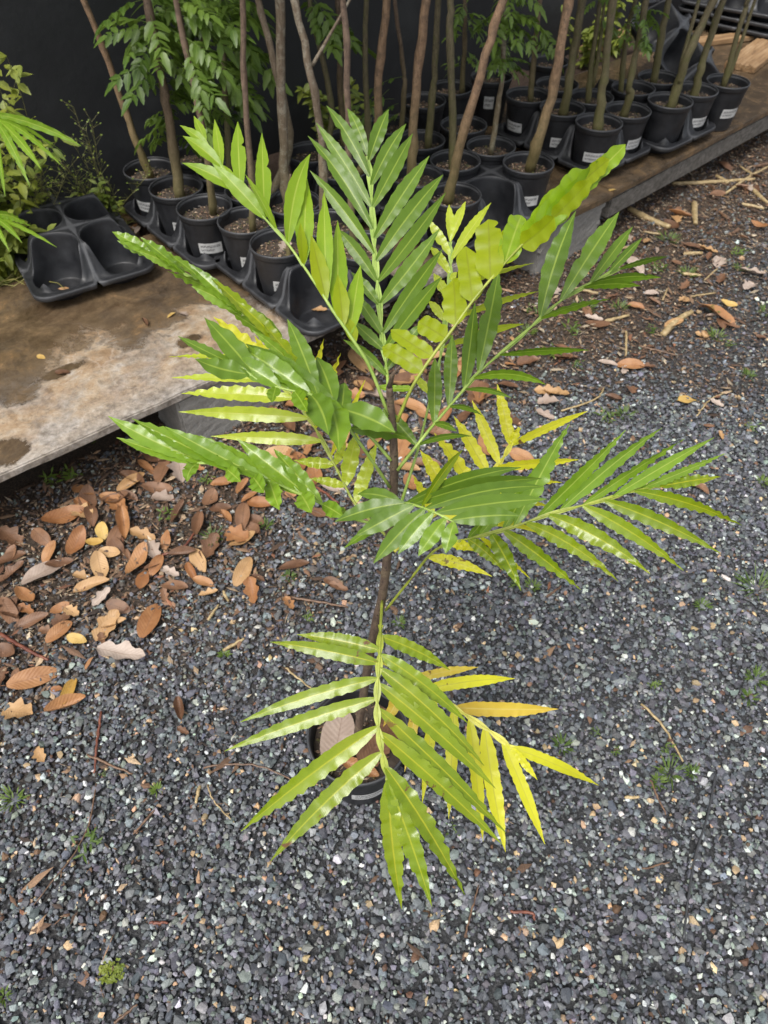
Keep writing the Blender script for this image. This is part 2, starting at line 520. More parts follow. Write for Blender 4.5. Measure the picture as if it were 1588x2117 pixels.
DM = {'orange': dead_mat('dead_leaf_orange', (0.30, 0.125, 0.045), (0.46, 0.235, 0.10), (0.25, 0.12, 0.06)),
      'tan': dead_mat('dead_leaf_tan', (0.42, 0.24, 0.10), (0.56, 0.35, 0.17), (0.34, 0.2, 0.1)),
      'brown': dead_mat('dead_leaf_brown', (0.13, 0.062, 0.032), (0.27, 0.14, 0.075), (0.12, 0.06, 0.03)),
      'grey': dead_mat('dead_leaf_grey', (0.36, 0.27, 0.215), (0.52, 0.42, 0.35), (0.28, 0.2, 0.15)),
      'gold': dead_mat('dead_leaf_gold', (0.50, 0.29, 0.06), (0.62, 0.42, 0.13), (0.45, 0.28, 0.1))}

# ------------------------------------------------------------------ setting: ground, wall, benches
def grid_ground():
    xs = sorted(set([-30, -15, -8, -5] + [round(-3.2 + 0.08 * i, 3) for i in range(96)] + [6, 9, 16, 30]))
    ys = sorted(set([-30, -12, -5, -2] + [round(-0.8 + 0.08 * i, 3) for i in range(88)] + [8, 12, 20, 30]))
    r = random.Random(3)
    vs = [(x, y, (r.random() - 0.5) * 0.006 - 0.004) for y in ys for x in xs]
    n = len(xs)
    fs = [(j * n + i, j * n + i + 1, (j + 1) * n + i + 1, (j + 1) * n + i) for j in range(len(ys) - 1) for i in range(n - 1)]
    return pydata('ground', vs, fs)
tag(link('ground', grid_ground(), ground_mat()), kind='structure')

def prism(name, outline, z0, z1, bevel=0.004, loc=None, mat=None, chip=0.0, seed=0):
    """upright slab with a polygon outline, subdivided, edges worn"""
    r = random.Random(seed)
    bm = bmesh.new()
    c = Vector(loc) if loc is not None else Vector((0, 0, 0))
    vs = [bm.verts.new((p[0] - c.x, p[1] - c.y, z0 - c.z)) for p in outline]
    f = bm.faces.new(vs)
    ex = bmesh.ops.extrude_face_region(bm, geom=[f])
    for v in [g for g in ex['geom'] if isinstance(g, bmesh.types.BMVert)]:
        v.co.z = z1 - c.z
    bmesh.ops.recalc_face_normals(bm, faces=bm.faces)
    if chip:
        bmesh.ops.subdivide_edges(bm, edges=[e for e in bm.edges if e.calc_length() > 0.12], cuts=14, use_grid_fill=True)
        for v in bm.verts:
            v.co += Vector((r.uniform(-1, 1), r.uniform(-1, 1), r.uniform(-1, 1))) * chip
    bmesh.ops.bevel(bm, geom=[e for e in bm.edges if e.is_manifold and e.calc_face_angle(0) > 0.9], offset=bevel, segments=2, affect='EDGES')
    me = bpy.data.meshes.new(name)
    bm.to_mesh(me)
    bm.free()
    o = link(name, me, mat)
    o.location = c
    return o
def uvpoly(pts):
    return [(uv(a, b).x, uv(a, b).y) for a, b in pts]

wall = prism('wall', uvpoly([(-4.5, 1.27), (7.5, 1.27), (7.5, 1.39), (-4.5, 1.39)]), -0.02, 2.3, 0.006, uv(0, 1.27), M_WALL)
tag(wall, 'tall charcoal painted wall rising behind the potted saplings', 'wall')
s1 = prism('bench_slab', uvpoly([(-2.6, 0.05), (-1.02, 0.04), (0.0, 0.0), (0.33, -0.015), (0.33, 0.93), (-2.6, 0.98)]), ZB - 0.028, ZB, 0.004, uv(0, 0, ZB), M_SLAB, 0.0014, 1)
tag(s1, 'tan weathered bench slab with wet brown stains under the empty tray', 'bench slab', 'low nursery bench slabs')
s2 = prism('bench_slab', uvpoly([(0.40, 0.0), (1.56, -0.03), (1.56, 0.95), (0.40, 0.95)]), ZB - 0.032, ZB, 0.004, uv(1.0, 0, ZB), M_SLAB, 0.0014, 2)
tag(s2, 'dark wet bench slab resting on a concrete block beside gravel', 'bench slab', 'low nursery bench slabs')
s3 = prism('bench_slab', uvpoly([(1.565, -0.025), (2.85, 0.015), (4.4, 0.06), (4.4, 0.98), (1.565, 0.95)]), ZB - 0.03, ZB, 0.004, uv(2.0, 0, ZB), M_SLAB, 0.0014, 3)
tag(s3, 'worn bench slab carried by a grey beam along its edge', 'bench slab', 'low nursery bench slabs')
beam = prism('bench_beam', uvpoly([(1.57, -0.018), (4.3, 0.066), (4.3, 0.12), (1.57, 0.035)]), ZB - 0.125, ZB - 0.032, 0.006, uv(1.57, 0, ZB - 0.08), M_BEAM, 0.0008, 4)
beam.rotation_euler = (0, 0, 0)
tag(beam, 'long grey timber beam under the front edge of the bench', 'beam')
def block(u0, u1, v0, v1, seed, label, top=ZB - 0.034):
    o = prism('concrete_block', uvpoly([(u0, v0), (u1, v0), (u1, v1), (u0, v1)]), -0.012, top, 0.008, uv(u0, v0, 0), M_CONC, 0.0012, seed)
    tag(o, label, 'concrete block', 'concrete blocks carrying the bench')
block(-0.50, -0.08, 0.03, 0.23, 11, 'grey concrete block under the tan stained slab', ZB - 0.03)
block(1.15, 1.55, 0.0, 0.20, 12, 'mossy concrete block at the corner below the dark wet slab')
block(2.62, 2.80, 0.14, 0.34, 13, 'concrete block in the shade under the grey beam end', ZB - 0.032)
block(-1.9, -1.5, 0.10, 0.30, 14, 'concrete block under the far end of the tan slab', ZB - 0.03)
block(0.45, 0.62, 0.30, 0.70, 15, 'concrete block deep in the shade under the dark slab')
block(-0.40, 0.02, 0.70, 0.90, 16, 'concrete block at the wall side under the tan slab', ZB - 0.03)
block(1.72, 2.10, 0.70, 0.90, 17, 'concrete block at the wall side under the worn slab', ZB - 0.032)
block(3.9, 4.2, 0.2, 0.4, 18, 'concrete block under the far end of the worn slab', ZB - 0.032)
# raised bed of old mulch between the bench and the wall
def bed():
    vs, fs = [], []
    r = random.Random(5)
    nu, nv = 120, 6
    for j in range(nv + 1):
        for i in range(nu + 1):
            a = -3.2 + 8.4 * i / nu
            b = 0.99 + 0.275 * j / nv
            vs.append(uv(a, b, (0.0 if j == 0 else 0.20) + r.uniform(-0.012, 0.02)))
    n = nu + 1
    for j in range(nv):
        for i in range(nu):
            fs.append((j * n + i, j * n + i + 1, (j + 1) * n + i + 1, (j + 1) * n + i))
    return pydata('mulch_bed', vs, fs)
tag(link('mulch_bed', bed(), soil_mat('old_mulch', (0.02, 0.014, 0.01), (0.07, 0.042, 0.028), (0.24, 0.17, 0.12), 70)), kind='structure')

# ------------------------------------------------------------------ gravel and litter (stuff)
def litter_amount(x, y):
    """0 on open gravel, 1 on the dirt and leaf litter along the bench; arrays"""
    dx, dy = x - BO.x, y - BO.y
    v = -dx * math.sin(BA) + dy * math.cos(BA)
    nz = 0.16 * np.sin(3.1 * x + 1.7 * y + 1) + 0.12 * np.sin(7.3 * x - 4.1 * y) + 0.06 * np.sin(15 * x + 11 * y)
    u_ = dx * math.cos(BA) + dy * math.sin(BA)
    off = 0.62 + 0.30 * np.clip((u_ - 0.5) / 0.8, 0, 1)
    return np.clip((v + nz + off) / 0.45, 0, 1), v
def mesh_np(name, V, T, C, mat, kind='stuff', smooth=False):
    me = bpy.data.meshes.new(name)
    nv, nf = len(V), len(T)
    me.vertices.add(nv)
    me.vertices.foreach_set('co', V.astype(np.float32).ravel())
    me.loops.add(nf * 3)
    me.loops.foreach_set('vertex_index', T.astype(np.int32).ravel())
    me.polygons.add(nf)
    me.polygons.foreach_set('loop_start', np.arange(0, nf * 3, 3, dtype=np.int32))
    me.polygons.foreach_set('loop_total', np.full(nf, 3, dtype=np.int32))
    at_ = me.attributes.new('Col', 'FLOAT_COLOR', 'POINT')
    at_.data.foreach_set('color', np.concatenate([C, np.ones((nv, 1))], 1).astype(np.float32).ravel())
    me.polygons.foreach_set('use_smooth', np.full(nf, smooth, dtype=bool))
    me.update(calc_edges=True)
    o = link(name, me, mat)
    if kind: o['kind'] = kind
    return o
PH = (1 + 5 ** 0.5) / 2
ICO = np.array([(-1, PH, 0), (1, PH, 0), (-1, -PH, 0), (1, -PH, 0), (0, -1, PH), (0, 1, PH), (0, -1, -PH), (0, 1, -PH), (PH, 0, -1), (PH, 0, 1), (-PH, 0, -1), (-PH, 0, 1)]) / math.sqrt(1 + PH * PH)
ICOF = np.array([(0, 11, 5), (0, 5, 1), (0, 1, 7), (0, 7, 10), (0, 10, 11), (1, 5, 9), (5, 11, 4), (11, 10, 2), (10, 7, 6), (7, 1, 8), (3, 9, 4), (3, 4, 2), (3, 2, 6), (3, 6, 8), (3, 8, 9), (4, 9, 5), (2, 4, 11), (6, 2, 10), (8, 6, 7), (9, 8, 1)])
def gravel():
    rg = np.random.default_rng(11)
    def seen(x, y, pad):
        # keep what lies in or near the view, with a margin for a step aside
        lim = 0.72 * (np.abs(y) * 0.64 + 1.24) * 0.86 + pad
        return np.abs(x) < lim
    na, nb = 190000, 90000
    y = np.concatenate([rg.uniform(-0.4, 1.9, na), rg.uniform(1.9, 4.6, nb)])
    x = np.concatenate([rg.uniform(-2.0, 2.1, na), rg.uniform(-0.3, 3.3, nb)])
    N0 = na + nb
    lit, v = litter_amount(x, y)
    keep = seen(x, y, 0.24) & (rg.random(N0) < 1 - 0.74 * lit) & (v < 0.22)
    keep &= ((x + 0.055) ** 2 + (y - 0.6) ** 2 > 0.085 ** 2)
    x, y, lit = x[keep], y[keep], lit[keep]
    n = len(x)
    s = np.exp(rg.normal(math.log(0.0044), 0.37, n)).clip(0.0022, 0.0112)
    lay = rg.random(n)
    z = s * 0.25 + lay * 0.007 - 0.002
    sc = np.stack([s * rg.uniform(0.8, 1.35, n), s * rg.uniform(0.75, 1.15, n), s * rg.uniform(0.5, 0.85, n)], 1)
    V = ICO[None] * rg.uniform(0.62, 1.28, (n, 12, 1)) + rg.normal(0, 0.13, (n, 12, 3))
    V = V * sc[:, None, :]
    a, b = rg.uniform(0, 2 * np.pi, n), rg.normal(0, 0.35, n)
    cb, sb, ca, sa = np.cos(b)[:, None], np.sin(b)[:, None], np.cos(a)[:, None], np.sin(a)[:, None]
    X, Y, Z = V[..., 0], V[..., 1], V[..., 2]
    Y, Z = Y * cb - Z * sb, Y * sb + Z * cb
    X, Y = X * ca - Y * sa, X * sa + Y * ca
    V = np.stack([X + x[:, None], Y + y[:, None], Z + z[:, None]], 2)
    kind = rg.random(n)
    br = np.exp(rg.normal(0, 0.3, n))[:, None]
    C = np.array([0.072, 0.076, 0.087])[None] * br
    def put(lo, hi, col, va=0.25):
        m = (kind >= lo) & (kind < hi)
        C[m] = np.array(col)[None] * np.exp(rg.normal(0, va, (m.sum(), 1)))
    put(0.52, 0.74, (0.14, 0.147, 0.16))
    put(0.74, 0.84, (0.14, 0.158, 0.15))
    put(0.84, 0.90, (0.24, 0.262, 0.245))
    put(0.90, 0.928, (0.48, 0.505, 0.47), 0.15)
    put(0.928, 0.950, (0.42, 0.29, 0.17))
    put(0.965, 0.98, (0.11, 0.06, 0.035))
    C *= 1 + rg.normal(0, 0.05, C.shape)
    dirty = (rg.random(n) < lit * 0.5)
    C[dirty] = C[dirty] * 0.4 + np.array([0.05, 0.034, 0.022])
    Cv = np.repeat(C, 12, axis=0)
    T = (ICOF[None] + (np.arange(n) * 12)[:, None, None]).reshape(-1, 3)
    o = mesh_np('gravel', V.reshape(-1, 3), T, Cv.clip(0.005, 0.7), M_STONE)
    tag(o, 'loose dark blue-grey gravel with a few white and green stones', 'gravel')
    return n
NG = gravel()
def chips():
    rg = np.random.default_rng(21)
    na, nb = 70000, 9000
    uu, vv = rg.uniform(-1.7, 3.7, na), rg.uniform(-1.15, 0.22, na)
    x = np.concatenate([BO.x + uu * math.cos(BA) - vv * math.sin(BA), rg.uniform(-1.4, 1.6, nb)])
    y = np.concatenate([BO.y + uu * math.sin(BA) + vv * math.cos(BA), rg.uniform(-0.2, 2.0, nb)])
    N0 = na + nb
    lit, v = litter_amount(x, y)
    keep = (rg.random(N0) < lit * 0.9 + 0.08) & (v < 0.22) & (np.abs(x) < 0.62 * (np.abs(y) * 0.64 + 1.24) + 0.25)
    keep &= ((x + 0.055) ** 2 + (y - 0.6) ** 2 > 0.1 ** 2)
    x, y = x[keep], y[keep]
    n = len(x)
    L = np.exp(rg.normal(math.log(0.006), 0.62, n)).clip(0.002, 0.04)
    thin = rg.random(n) < 0.45
    W = np.where(thin, rg.uniform(0.0006, 0.0016, n), L * rg.uniform(0.18, 0.5, n)).clip(0.0005, 0.008)
    Hh = np.where(thin, W * 0.8, W * 0.3)
    O = np.array([(1, 0, 0), (0.2, 1, 0.2), (-1, 0.15, 0), (-0.1, -1, -0.1), (0.1, 0.1, 1), (0, 0, -1.0)])
    OF = np.array([(0, 1, 4), (1, 2, 4), (2, 3, 4), (3, 0, 4), (1, 0, 5), (2, 1, 5), (3, 2, 5), (0, 3, 5)])
    V = O[None] * np.stack([L, W, Hh], 1)[:, None, :] * rg.uniform(0.8, 1.2, (n, 6, 3))
    a, b = rg.uniform(0, 2 * np.pi, n)[:, None], rg.normal(0, 0.14, n)[:, None]
    X, Y, Z = V[..., 0], V[..., 1], V[..., 2]
    X, Z = X * np.cos(b) - Z * np.sin(b), X * np.sin(b) + Z * np.cos(b)
    X, Y = X * np.cos(a) - Y * np.sin(a), X * np.sin(a) + Y * np.cos(a)
    V = np.stack([X + x[:, None], Y + y[:, None], Z + rg.uniform(0.004, 0.0125, n)[:, None]], 2)
    pal = np.array([(0.10, 0.055, 0.032), (0.17, 0.09, 0.05), (0.27, 0.155, 0.085), (0.40, 0.27, 0.16), (0.50, 0.38, 0.25), (0.06, 0.038, 0.027), (0.22, 0.09, 0.045)])
    C = pal[rg.choice(7, n, p=[0.22, 0.22, 0.17, 0.14, 0.07, 0.12, 0.06])] * np.exp(rg.normal(-0.28, 0.25, (n, 1))) * np.array([0.95, 1.02, 1.1])
    T = (OF[None] + (np.arange(n) * 6)[:, None, None]).reshape(-1, 3)
    o = mesh_np('litter', V.reshape(-1, 3), T, np.repeat(C, 6, axis=0).clip(0, 0.8), M_CHIP)
    tag(o, 'brown bark crumbs and plant bits strewn over the dirt', 'litter')
chips()

# ------------------------------------------------------------------ pots, soil, trays
def pot_mesh(seg=44):
    prof = [(0.0, 0.004), (0.060, 0.004), (0.064, 0.0), (0.070, 0.0), (0.0722, 0.004), (0.0735, 0.018), (0.0765, 0.040), (0.0880, 0.140), (0.0915, 0.168),
            (0.0918, 0.172), (0.0945, 0.173), (0.0950, 0.186)]
    return pydata('pot', *lathe(prof + [(0.0953, 0.1885), (0.0925, 0.1890), (0.0915, 0.180), (0.0870, 0.150), (0.0845, 0.135)], seg))
def rim_mesh(seg=44):
    prof = [(0.0950, 0.1862), (0.0962, 0.1862), (0.0978, 0.1885), (0.0980, 0.1925), (0.0968, 0.1958), (0.0945, 0.1962), (0.0928, 0.1945), (0.0925, 0.1892)]
    return pydata('rim', *lathe(prof, seg))
ME_POT, ME_RIM = pot_mesh(), rim_mesh()
ME_POT.materials.append(M_PLASTIC); ME_RIM.materials.append(M_PLASTIC)
def sticker_mesh(wd=0.084, z0=0.062, z1=0.102):
    vs, uvs, fs = [], [], []
    n = 8
    for j, z in enumerate((z0, z1)):
        r = 0.0765 + (z - 0.04) * 0.115 + 0.0007
        for i in range(n + 1):
            a = (i / n - 0.5) * wd / r
            vs.append((r * math.sin(a), -r * math.cos(a), z))
            uvs.append((i / n, j))
    for i in range(n):
        fs.append((i, i + 1, n + 2 + i, n + 1 + i))
    return pydata('label_sticker', vs, fs, True, uvs)
ME_STICK = sticker_mesh()
ME_STICK.materials.append(M_STICK)
ME_STICK2 = sticker_mesh(0.046, 0.08, 0.135)
ME_STICK2.materials.append(M_STICK)
def soil_mesh(seed):
    r = random.Random(seed)
    seg, rings = 22, 6
    vs, fs = [(0, 0, 0.157)], []
    for j in range(1, rings + 1):
        for k in range(seg):
            a = 2 * math.pi * k / seg
            rr = 0.0872 * j / rings
            vs.append((rr * math.cos(a), rr * math.sin(a), 0.155 + r.uniform(-0.003, 0.004) - (0.003 if j == rings else 0)))
    for k in range(seg):
        fs.append((0, 1 + k, 1 + (k + 1) % seg))
    for j in range(rings - 1):
        for k in range(seg):
            a, b = 1 + j * seg, 1 + (j + 1) * seg
            fs.append((a + k, b + k, b + (k + 1) % seg, a + (k + 1) % seg))
    col = [(0.05, 0.036, 0.026)] * len(vs)
    pal = [(0.26, 0.17, 0.11), (0.16, 0.09, 0.055), (0.09, 0.055, 0.035), (0.36, 0.27, 0.19), (0.07, 0.065, 0.06), (0.10, 0.10, 0.03)]
    for i in range(230):
        a, rr = r.uniform(0, 6.283), 0.083 * math.sqrt(r.random())
        L, W = r.uniform(0.002, 0.008), r.uniform(0.001, 0.0035)
        b = r.uniform(0, 6.283)
        c = Vector((rr * math.cos(a), rr * math.sin(a), 0.158 + r.uniform(0, 0.003)))
        ex = Vector((math.cos(b), math.sin(b), r.uniform(-0.3, 0.3))) * L
        ey = Vector((-math.sin(b), math.cos(b), r.uniform(-0.3, 0.3))) * W
        k = len(vs)
        vs += [c + ex, c + ey, c - ex, c - ey, c + Vector((0, 0, W))]
        fs += [(k, k + 1, k + 4), (k + 1, k + 2, k + 4), (k + 2, k + 3, k + 4), (k + 3, k, k + 4)]
        cc = r.choice(pal)
        g = r.uniform(0.7, 1.3)
        col += [tuple(x * g for x in cc)] * 5
    me = pydata('soil', vs, fs, False)
    at_ = me.attributes.new('Col', 'FLOAT_COLOR', 'POINT')
    at_.data.foreach_set('color', np.array([c + (1,) for c in col], dtype=np.float32).ravel())
    me.materials.append(M_CHIP)
    return me
ME_SOIL = [soil_mesh(i) for i in range(4)]
def add_pot(root, sticker, face, scale=1.0, i=0, soil=True):
    """pot (> rim, label_sticker) and soil under a thing; face = heading of the sticker"""
    p = link('pot', ME_POT, None, root)
    p.rotation_euler = (0, 0, face)
    p.scale = (scale,) * 3
    link('rim', ME_RIM, None, p)
    if sticker:
        link('label_sticker', ME_STICK if sticker == 1 else ME_STICK2, None, p)
    if soil:
        s = link('soil', ME_SOIL[i % 4], None, root)
        s.rotation_euler = (0, 0, i * 1.3)
        s.scale = (scale,) * 3
    return p

PITCHT = 0.197
def tray_mesh(nx, ny):
    p = PITCHT
    e = 0.012
    ax, ay = p * nx / 2 + e, p * ny / 2 + e
    R = 0.055
    def sdf(x, y):
        qx, qy = abs(x) - (ax - R), abs(y) - (ay - R)
        return math.hypot(max(qx, 0), max(qy, 0)) + min(max(qx, qy), 0) - R
    def sm(a, b, t):
        t = min(1, max(0, (t - a) / (b - a)))
        return t * t * (3 - 2 * t)
    def H(x, y):
        dd = -sdf(x, y)
        return 0.056 + 0.108 * sm(0.026, 0.074, dd)
    vs, fs = [], []
    SEG = 48
    for cx in range(nx):
        for cy in range(ny):
            c = ((cx - (nx - 1) / 2) * p, (cy - (ny - 1) / 2) * p)
            x0, x1 = c[0] - p / 2 - (e if cx == 0 else 0), c[0] + p / 2 + (e if cx == nx - 1 else 0)
            y0, y1 = c[1] - p / 2 - (e if cy == 0 else 0), c[1] + p / 2 + (e if cy == ny - 1 else 0)
            base = len(vs)
            vs.append((c[0], c[1], 0.003))
            rows = None
            for k in range(SEG):
                a = 2 * math.pi * k / SEG
                dx, dy = math.cos(a), math.sin(a)
                lo, hi = 0.05, 0.25
                for _ in range(26):
                    mid = (lo + hi) / 2
                    x, y = c[0] + dx * mid, c[1] + dy * mid
                    if x0 <= x <= x1 and y0 <= y <= y1 and sdf(x, y) <= 0: lo = mid
                    else: hi = mid
                tb = lo
                rt = min(0.0925, tb - 0.004)
                hx = H(c[0] + dx * rt, c[1] + dy * rt)
                ring = [(0.058, 0.003), (0.070, 0.003), (0.0735, 0.006)]
                for q in (0.35, 0.7, 0.93):
                    ring.append((0.0735 + (rt - 0.0735) * q, 0.006 + (hx - 0.006) * q))
                ring.append((rt, hx - 0.001))
                ring.append((rt + 0.002, hx + 0.0012))
                for q in (0.25, 0.5, 0.75, 1.0):
                    r = rt + 0.002 + (tb - rt - 0.002) * q
                    ring.append((r, H(c[0] + dx * r, c[1] + dy * r)))
                xo, yo = c[0] + dx * tb, c[1] + dy * tb
                outer = sdf(xo, yo) > -0.0005
                z = ring[-1][1]
                ring += ([(tb + 0.0035, z - 0.001), (tb + 0.0045, z - 0.006), (tb + 0.004, z - 0.017), (tb + 0.001, z - 0.018)] if outer else [(tb, z)] * 4)
                rows = len(ring)
                for r, zz in ring:
                    vs.append((c[0] + dx * r, c[1] + dy * r, zz))
            for k in range(SEG):
                k2 = (k + 1) % SEG
                A, B = base + 1 + k * rows, base + 1 + k2 * rows
                fs.append((base, A, B))
                for j in range(rows - 1):
                    fs.append((A + j, A + j + 1, B + j + 1, B + j))
    return pydata('nursery_tray', vs, fs)
ME_T23, ME_T32 = tray_mesh(2, 3), None
ME_T23.materials.append(M_PLASTIC)
def tray(u, v, rot, label, z=ZB + 0.001, tilt=0.0):
    o = link('nursery_tray', ME_T23)
    o.location = uv(u, v, z)
    o.rotation_euler = (tilt, 0, BA + rot)
    tag(o, label, 'plant tray', 'black six pot nursery trays')
    return o
tray(0.098, 0.800, 0, 'black plastic tray holding saplings beside the wall and weeds')
tray(0.158, 0.235, 0, 'black plastic tray at the slab edge with one empty pocket holding a dead leaf')
tray(0.925, 0.20, math.pi / 2, 'black plastic tray with an empty pocket between two potted saplings')
tray(0.75, 0.62, math.pi / 2, 'black plastic tray of saplings in the dark middle of the bench')
tray(1.73, 0.365, 0, 'black plastic tray of mossy trunked saplings on the dark slab')
tray(2.155, 0.31, 0, 'black plastic tray holding the forked sapling on the worn slab')
pe = atz(163, 532, ZB)
ue, ve = to_uv(pe)
tray(ue, ve, math.radians(-9), 'empty black plastic tray lying alone on the tan slab')
tray(2.72, 0.55, math.radians(20), 'empty black tray propped up behind the saplings on the worn slab', ZB + 0.10, math.radians(38))
# trays stacked further along the bench
pk = atz(1505, 60, ZB)
uk, vk = to_uv(pk)
for k in range(3):
    tray(uk + 0.05, vk, math.radians(8 + 3 * k), ['lowest of the empty black trays stacked at the far bench end', 'middle one of the empty black trays stacked at the far bench end', 'topmost of the empty black trays stacked at the far bench end'][k], ZB + 0.001 + 0.042 * k)

# ------------------------------------------------------------------ sapling leaves (compound, toothed leaflets)
def compound_leaf(seed, pairs=4, L=0.24):
    r = random.Random(seed)
    vs, fs, uvs = [], [], []
    def leaflet(base, dirv, ln, wd, nrm):
        side = nrm.cross(dirv).normalized()
        n = 6
        k0 = len(vs)
        droop = r.uniform(0.1, 0.35)
        for i in range(n + 1):
            t = i / n
            hw = wd * math.sin(math.pi * min(1, (t * 0.93 + 0.04)) ** 0.75) ** 0.9
            if 0 < i < n: hw *= (1.12 if i % 2 else 0.86)
            c = base + dirv * (ln * t) - Vector((0, 0, 1)) * droop * ln * t * t
            vs.extend([c - side * hw + nrm * hw * 0.25, c, c + side * hw + nrm * hw * 0.25])
            uvs.extend([(t, 0), (t, 0.5), (t, 1)])
        for i in range(n):
            a = k0 + i * 3
            fs.extend([(a, a + 1, a + 4, a + 3), (a + 1, a + 2, a + 5, a + 4)])
    def rp(t):
        return Vector((L * t, 0, -0.28 * L * t * t))
    pts = [rp(i / 6) for i in range(7)]
    tv, tf = tube_data(pts, [0.0013 - 0.0001 * i for i in range(7)], 4, False)
    o = len(vs)
    vs.extend(tv); uvs.extend([(0.5, 0.5)] * len(tv)); fs.extend([tuple(a + o for a in f) for f in tf])
    for i in range(pairs):
        t = 0.32 + 0.6 * i / max(1, pairs - 1)
        for sgn in (-1, 1):
            dv = Vector((0.55 + r.uniform(-0.1, 0.15), sgn * 0.85, -0.35 + r.uniform(-0.25, 0.2))).normalized()
            ln = 0.075 * r.uniform(0.8, 1.15) * (1 - 0.2 * t)
            nrm = Vector((r.uniform(-0.3, 0.3), r.uniform(-0.3, 0.3), 1)).normalized()
            nrm = (nrm - dv * nrm.dot(dv)).normalized()
            leaflet(rp(t), dv, ln, ln * 0.25, nrm)
    dv = Vector((0.9, r.uniform(-0.1, 0.1), -0.5)).normalized()
    nrm = (Vector((0, 0, 1)) - dv * dv.z).normalized()
    leaflet(rp(1.0), dv, 0.085, 0.018, nrm)
    me = pydata('leaf', vs, fs, True, uvs)
    me.materials.append(LM['tree'])
    return me
ME_CL = [compound_leaf(i, 3 + i % 3, 0.20 + 0.02 * (i % 4)) for i in range(6)]

def heading(p, q):
    return math.atan2(q.y - p.y, q.x - p.x)
SAPS = []
def sapling(u, v, px, bark, wpx, label, sticker=1, stick_dir=None, extra=None, crown=7, leaves=(), onz=None, i=0, top=1.75, scale=1.0):
    """px: trunk centre line in the photograph from soil to the top edge; standing in the pot at (u, v)"""
    z0 = (ZB + 0.008) if onz is None else onz
    base = uv(u, v, z0)
    root = empty('potted_sapling', base)
    tag(root, label, 'sapling', 'potted saplings on the nursery bench')
    if stick_dir is None:
        stick_dir = heading(base, EYE) + math.pi / 2 + rnd.uniform(-0.5, 0.5)
    add_pot(root, sticker, stick_dir, scale, i)
    r = random.Random(100 + i)
    yb = base.y
    p0 = aty(px[0][0], px[0][1], yb)
    p0 = Vector((max(base.x - 0.05, min(base.x + 0.05, p0.x)), base.y + r.uniform(-0.02, 0.02), z0 + 0.150))
    pts = [p0]
    for (a, b) in px[1:]:
        q = aty(a, b, yb + r.uniform(-0.015, 0.015))
        if q.z > pts[-1].z + 0.03: pts.append(q)
    dv = (pts[-1] - pts[-2]).normalized() if len(pts) > 1 else Vector((0, 0, 1))
    dv = (dv + Vector((0, 0, 0.6))).normalized()
    while pts[-1].z < top:
        dv = (dv + Vector((r.uniform(-0.06, 0.06), r.uniform(-0.06, 0.06), 0.05))).normalized()
        nx_ = pts[-1] + dv * 0.2
        nx_.y = min(nx_.y, 5.6)
        pts.append(nx_)
    dep = (pts[0] - EYE).dot(FWD)
    rad = wpx * dep / F / 2
    L = [q + Vector((r.uniform(-1, 1), r.uniform(-1, 1), 0)) * rad * 0.22 for q in catmull(pts, 30)]
    rel = [q - base for q in L]
    rr = []
    for k in range(31):
        t = k / 30
        nd = 1.0 + (0.16 if (k * 7 + i) % 5 == 0 else r.uniform(-0.05, 0.05))
        rr.append(rad * (1.22 - 0.3 * min(1, t * 5) if t < 0.2 else 0.92 - 0.55 * (t - 0.2)) * nd)
    tr = link('trunk', pydata('trunk', *tube_data(rel, rr, 9)), BM[bark], root)
    if extra:
        for (epx, ew) in extra:
            ep = [aty(a, b, yb) - base for a, b in epx]
            e2 = ep[-1] + (ep[-1] - ep[-2]).normalized() * 0.5
            ep.append(e2)
            C2 = catmull(ep, 12)
            er = ew * dep / F / 2
            link('branch', pydata('branch', *tube_data(C2, [er * (1 - 0.5 * k / 12) for k in range(13)], 7)), BM[bark], tr)
    # crown above the frame, and the leaves the photograph shows lower down
    def leaf_at(p, hd, sc, pitch=0.0, roll=0.0):
        o = link('leaf', ME_CL[r.randrange(6)], None, root)
        o.location = p - base
        o.rotation_euler = (roll, pitch, hd)
        o.scale = (sc,) * 3
    for k in range(crown):
        t = 0.72 + 0.28 * k / max(1, crown - 1)
        q = L[min(30, int(t * 30))]
        leaf_at(q, k * 2.4 + r.uniform(0, 1), r.uniform(0.9, 1.35), r.uniform(-0.5, 0.2))
    for (x0, y0, x1, y1, n, sc) in leaves:
        for k in range(n):
            a, b = r.uniform(x0, x1), r.uniform(y0, y1)
            tgt = aty(a, b, yb + r.uniform(-0.10, 0.12))
            q = min(L, key=lambda c: abs(c.z - (tgt.z + 0.06)))
            h = Vector((tgt.x - q.x, tgt.y - q.y, 0))
            if h.length < 0.02: h = Vector((r.uniform(-1, 1), r.uniform(-1, 0), 0))
            hd = math.atan2(h.y, h.x)
            st = tgt - h.normalized() * min(0.14, h.length)
            st.z = tgt.z + 0.045
            leaf_at(st, hd + r.uniform(-0.3, 0.3), sc * r.uniform(0.5, 0.9), r.uniform(-0.2, 0.4), r.uniform(-0.5, 0.5))
    SAPS.append(root)
    return root
A0, A1 = 0.0, 0.197
B0, B1 = 0.06, 0.257
sd = heading(uv(0, 0), EYE) + math.pi / 2
sapling(A0, 0.997, [(310, 358), (285, 300), (255, 220), (222, 120), (175, 0)], 'orange', 14, 'sapling with bare orange trunk leaning towards the weeds by the wall', 1, BA - math.pi / 2 + 0.55, i=1, crown=5)
sapling(A0, 0.80, [(372, 395), (360, 320), (345, 220), (333, 154), (304, 0)], 'brown', 19, 'leafy sapling with thick brown trunk, second pot from the wall', 1, sd + 0.15, i=2,
        leaves=[(230, 40, 330, 130, 9, 0.8), (270, 130, 420, 240, 14, 0.85), (280, 200, 380, 300, 9, 0.8), (330, 0, 470, 120, 14, 0.85)])
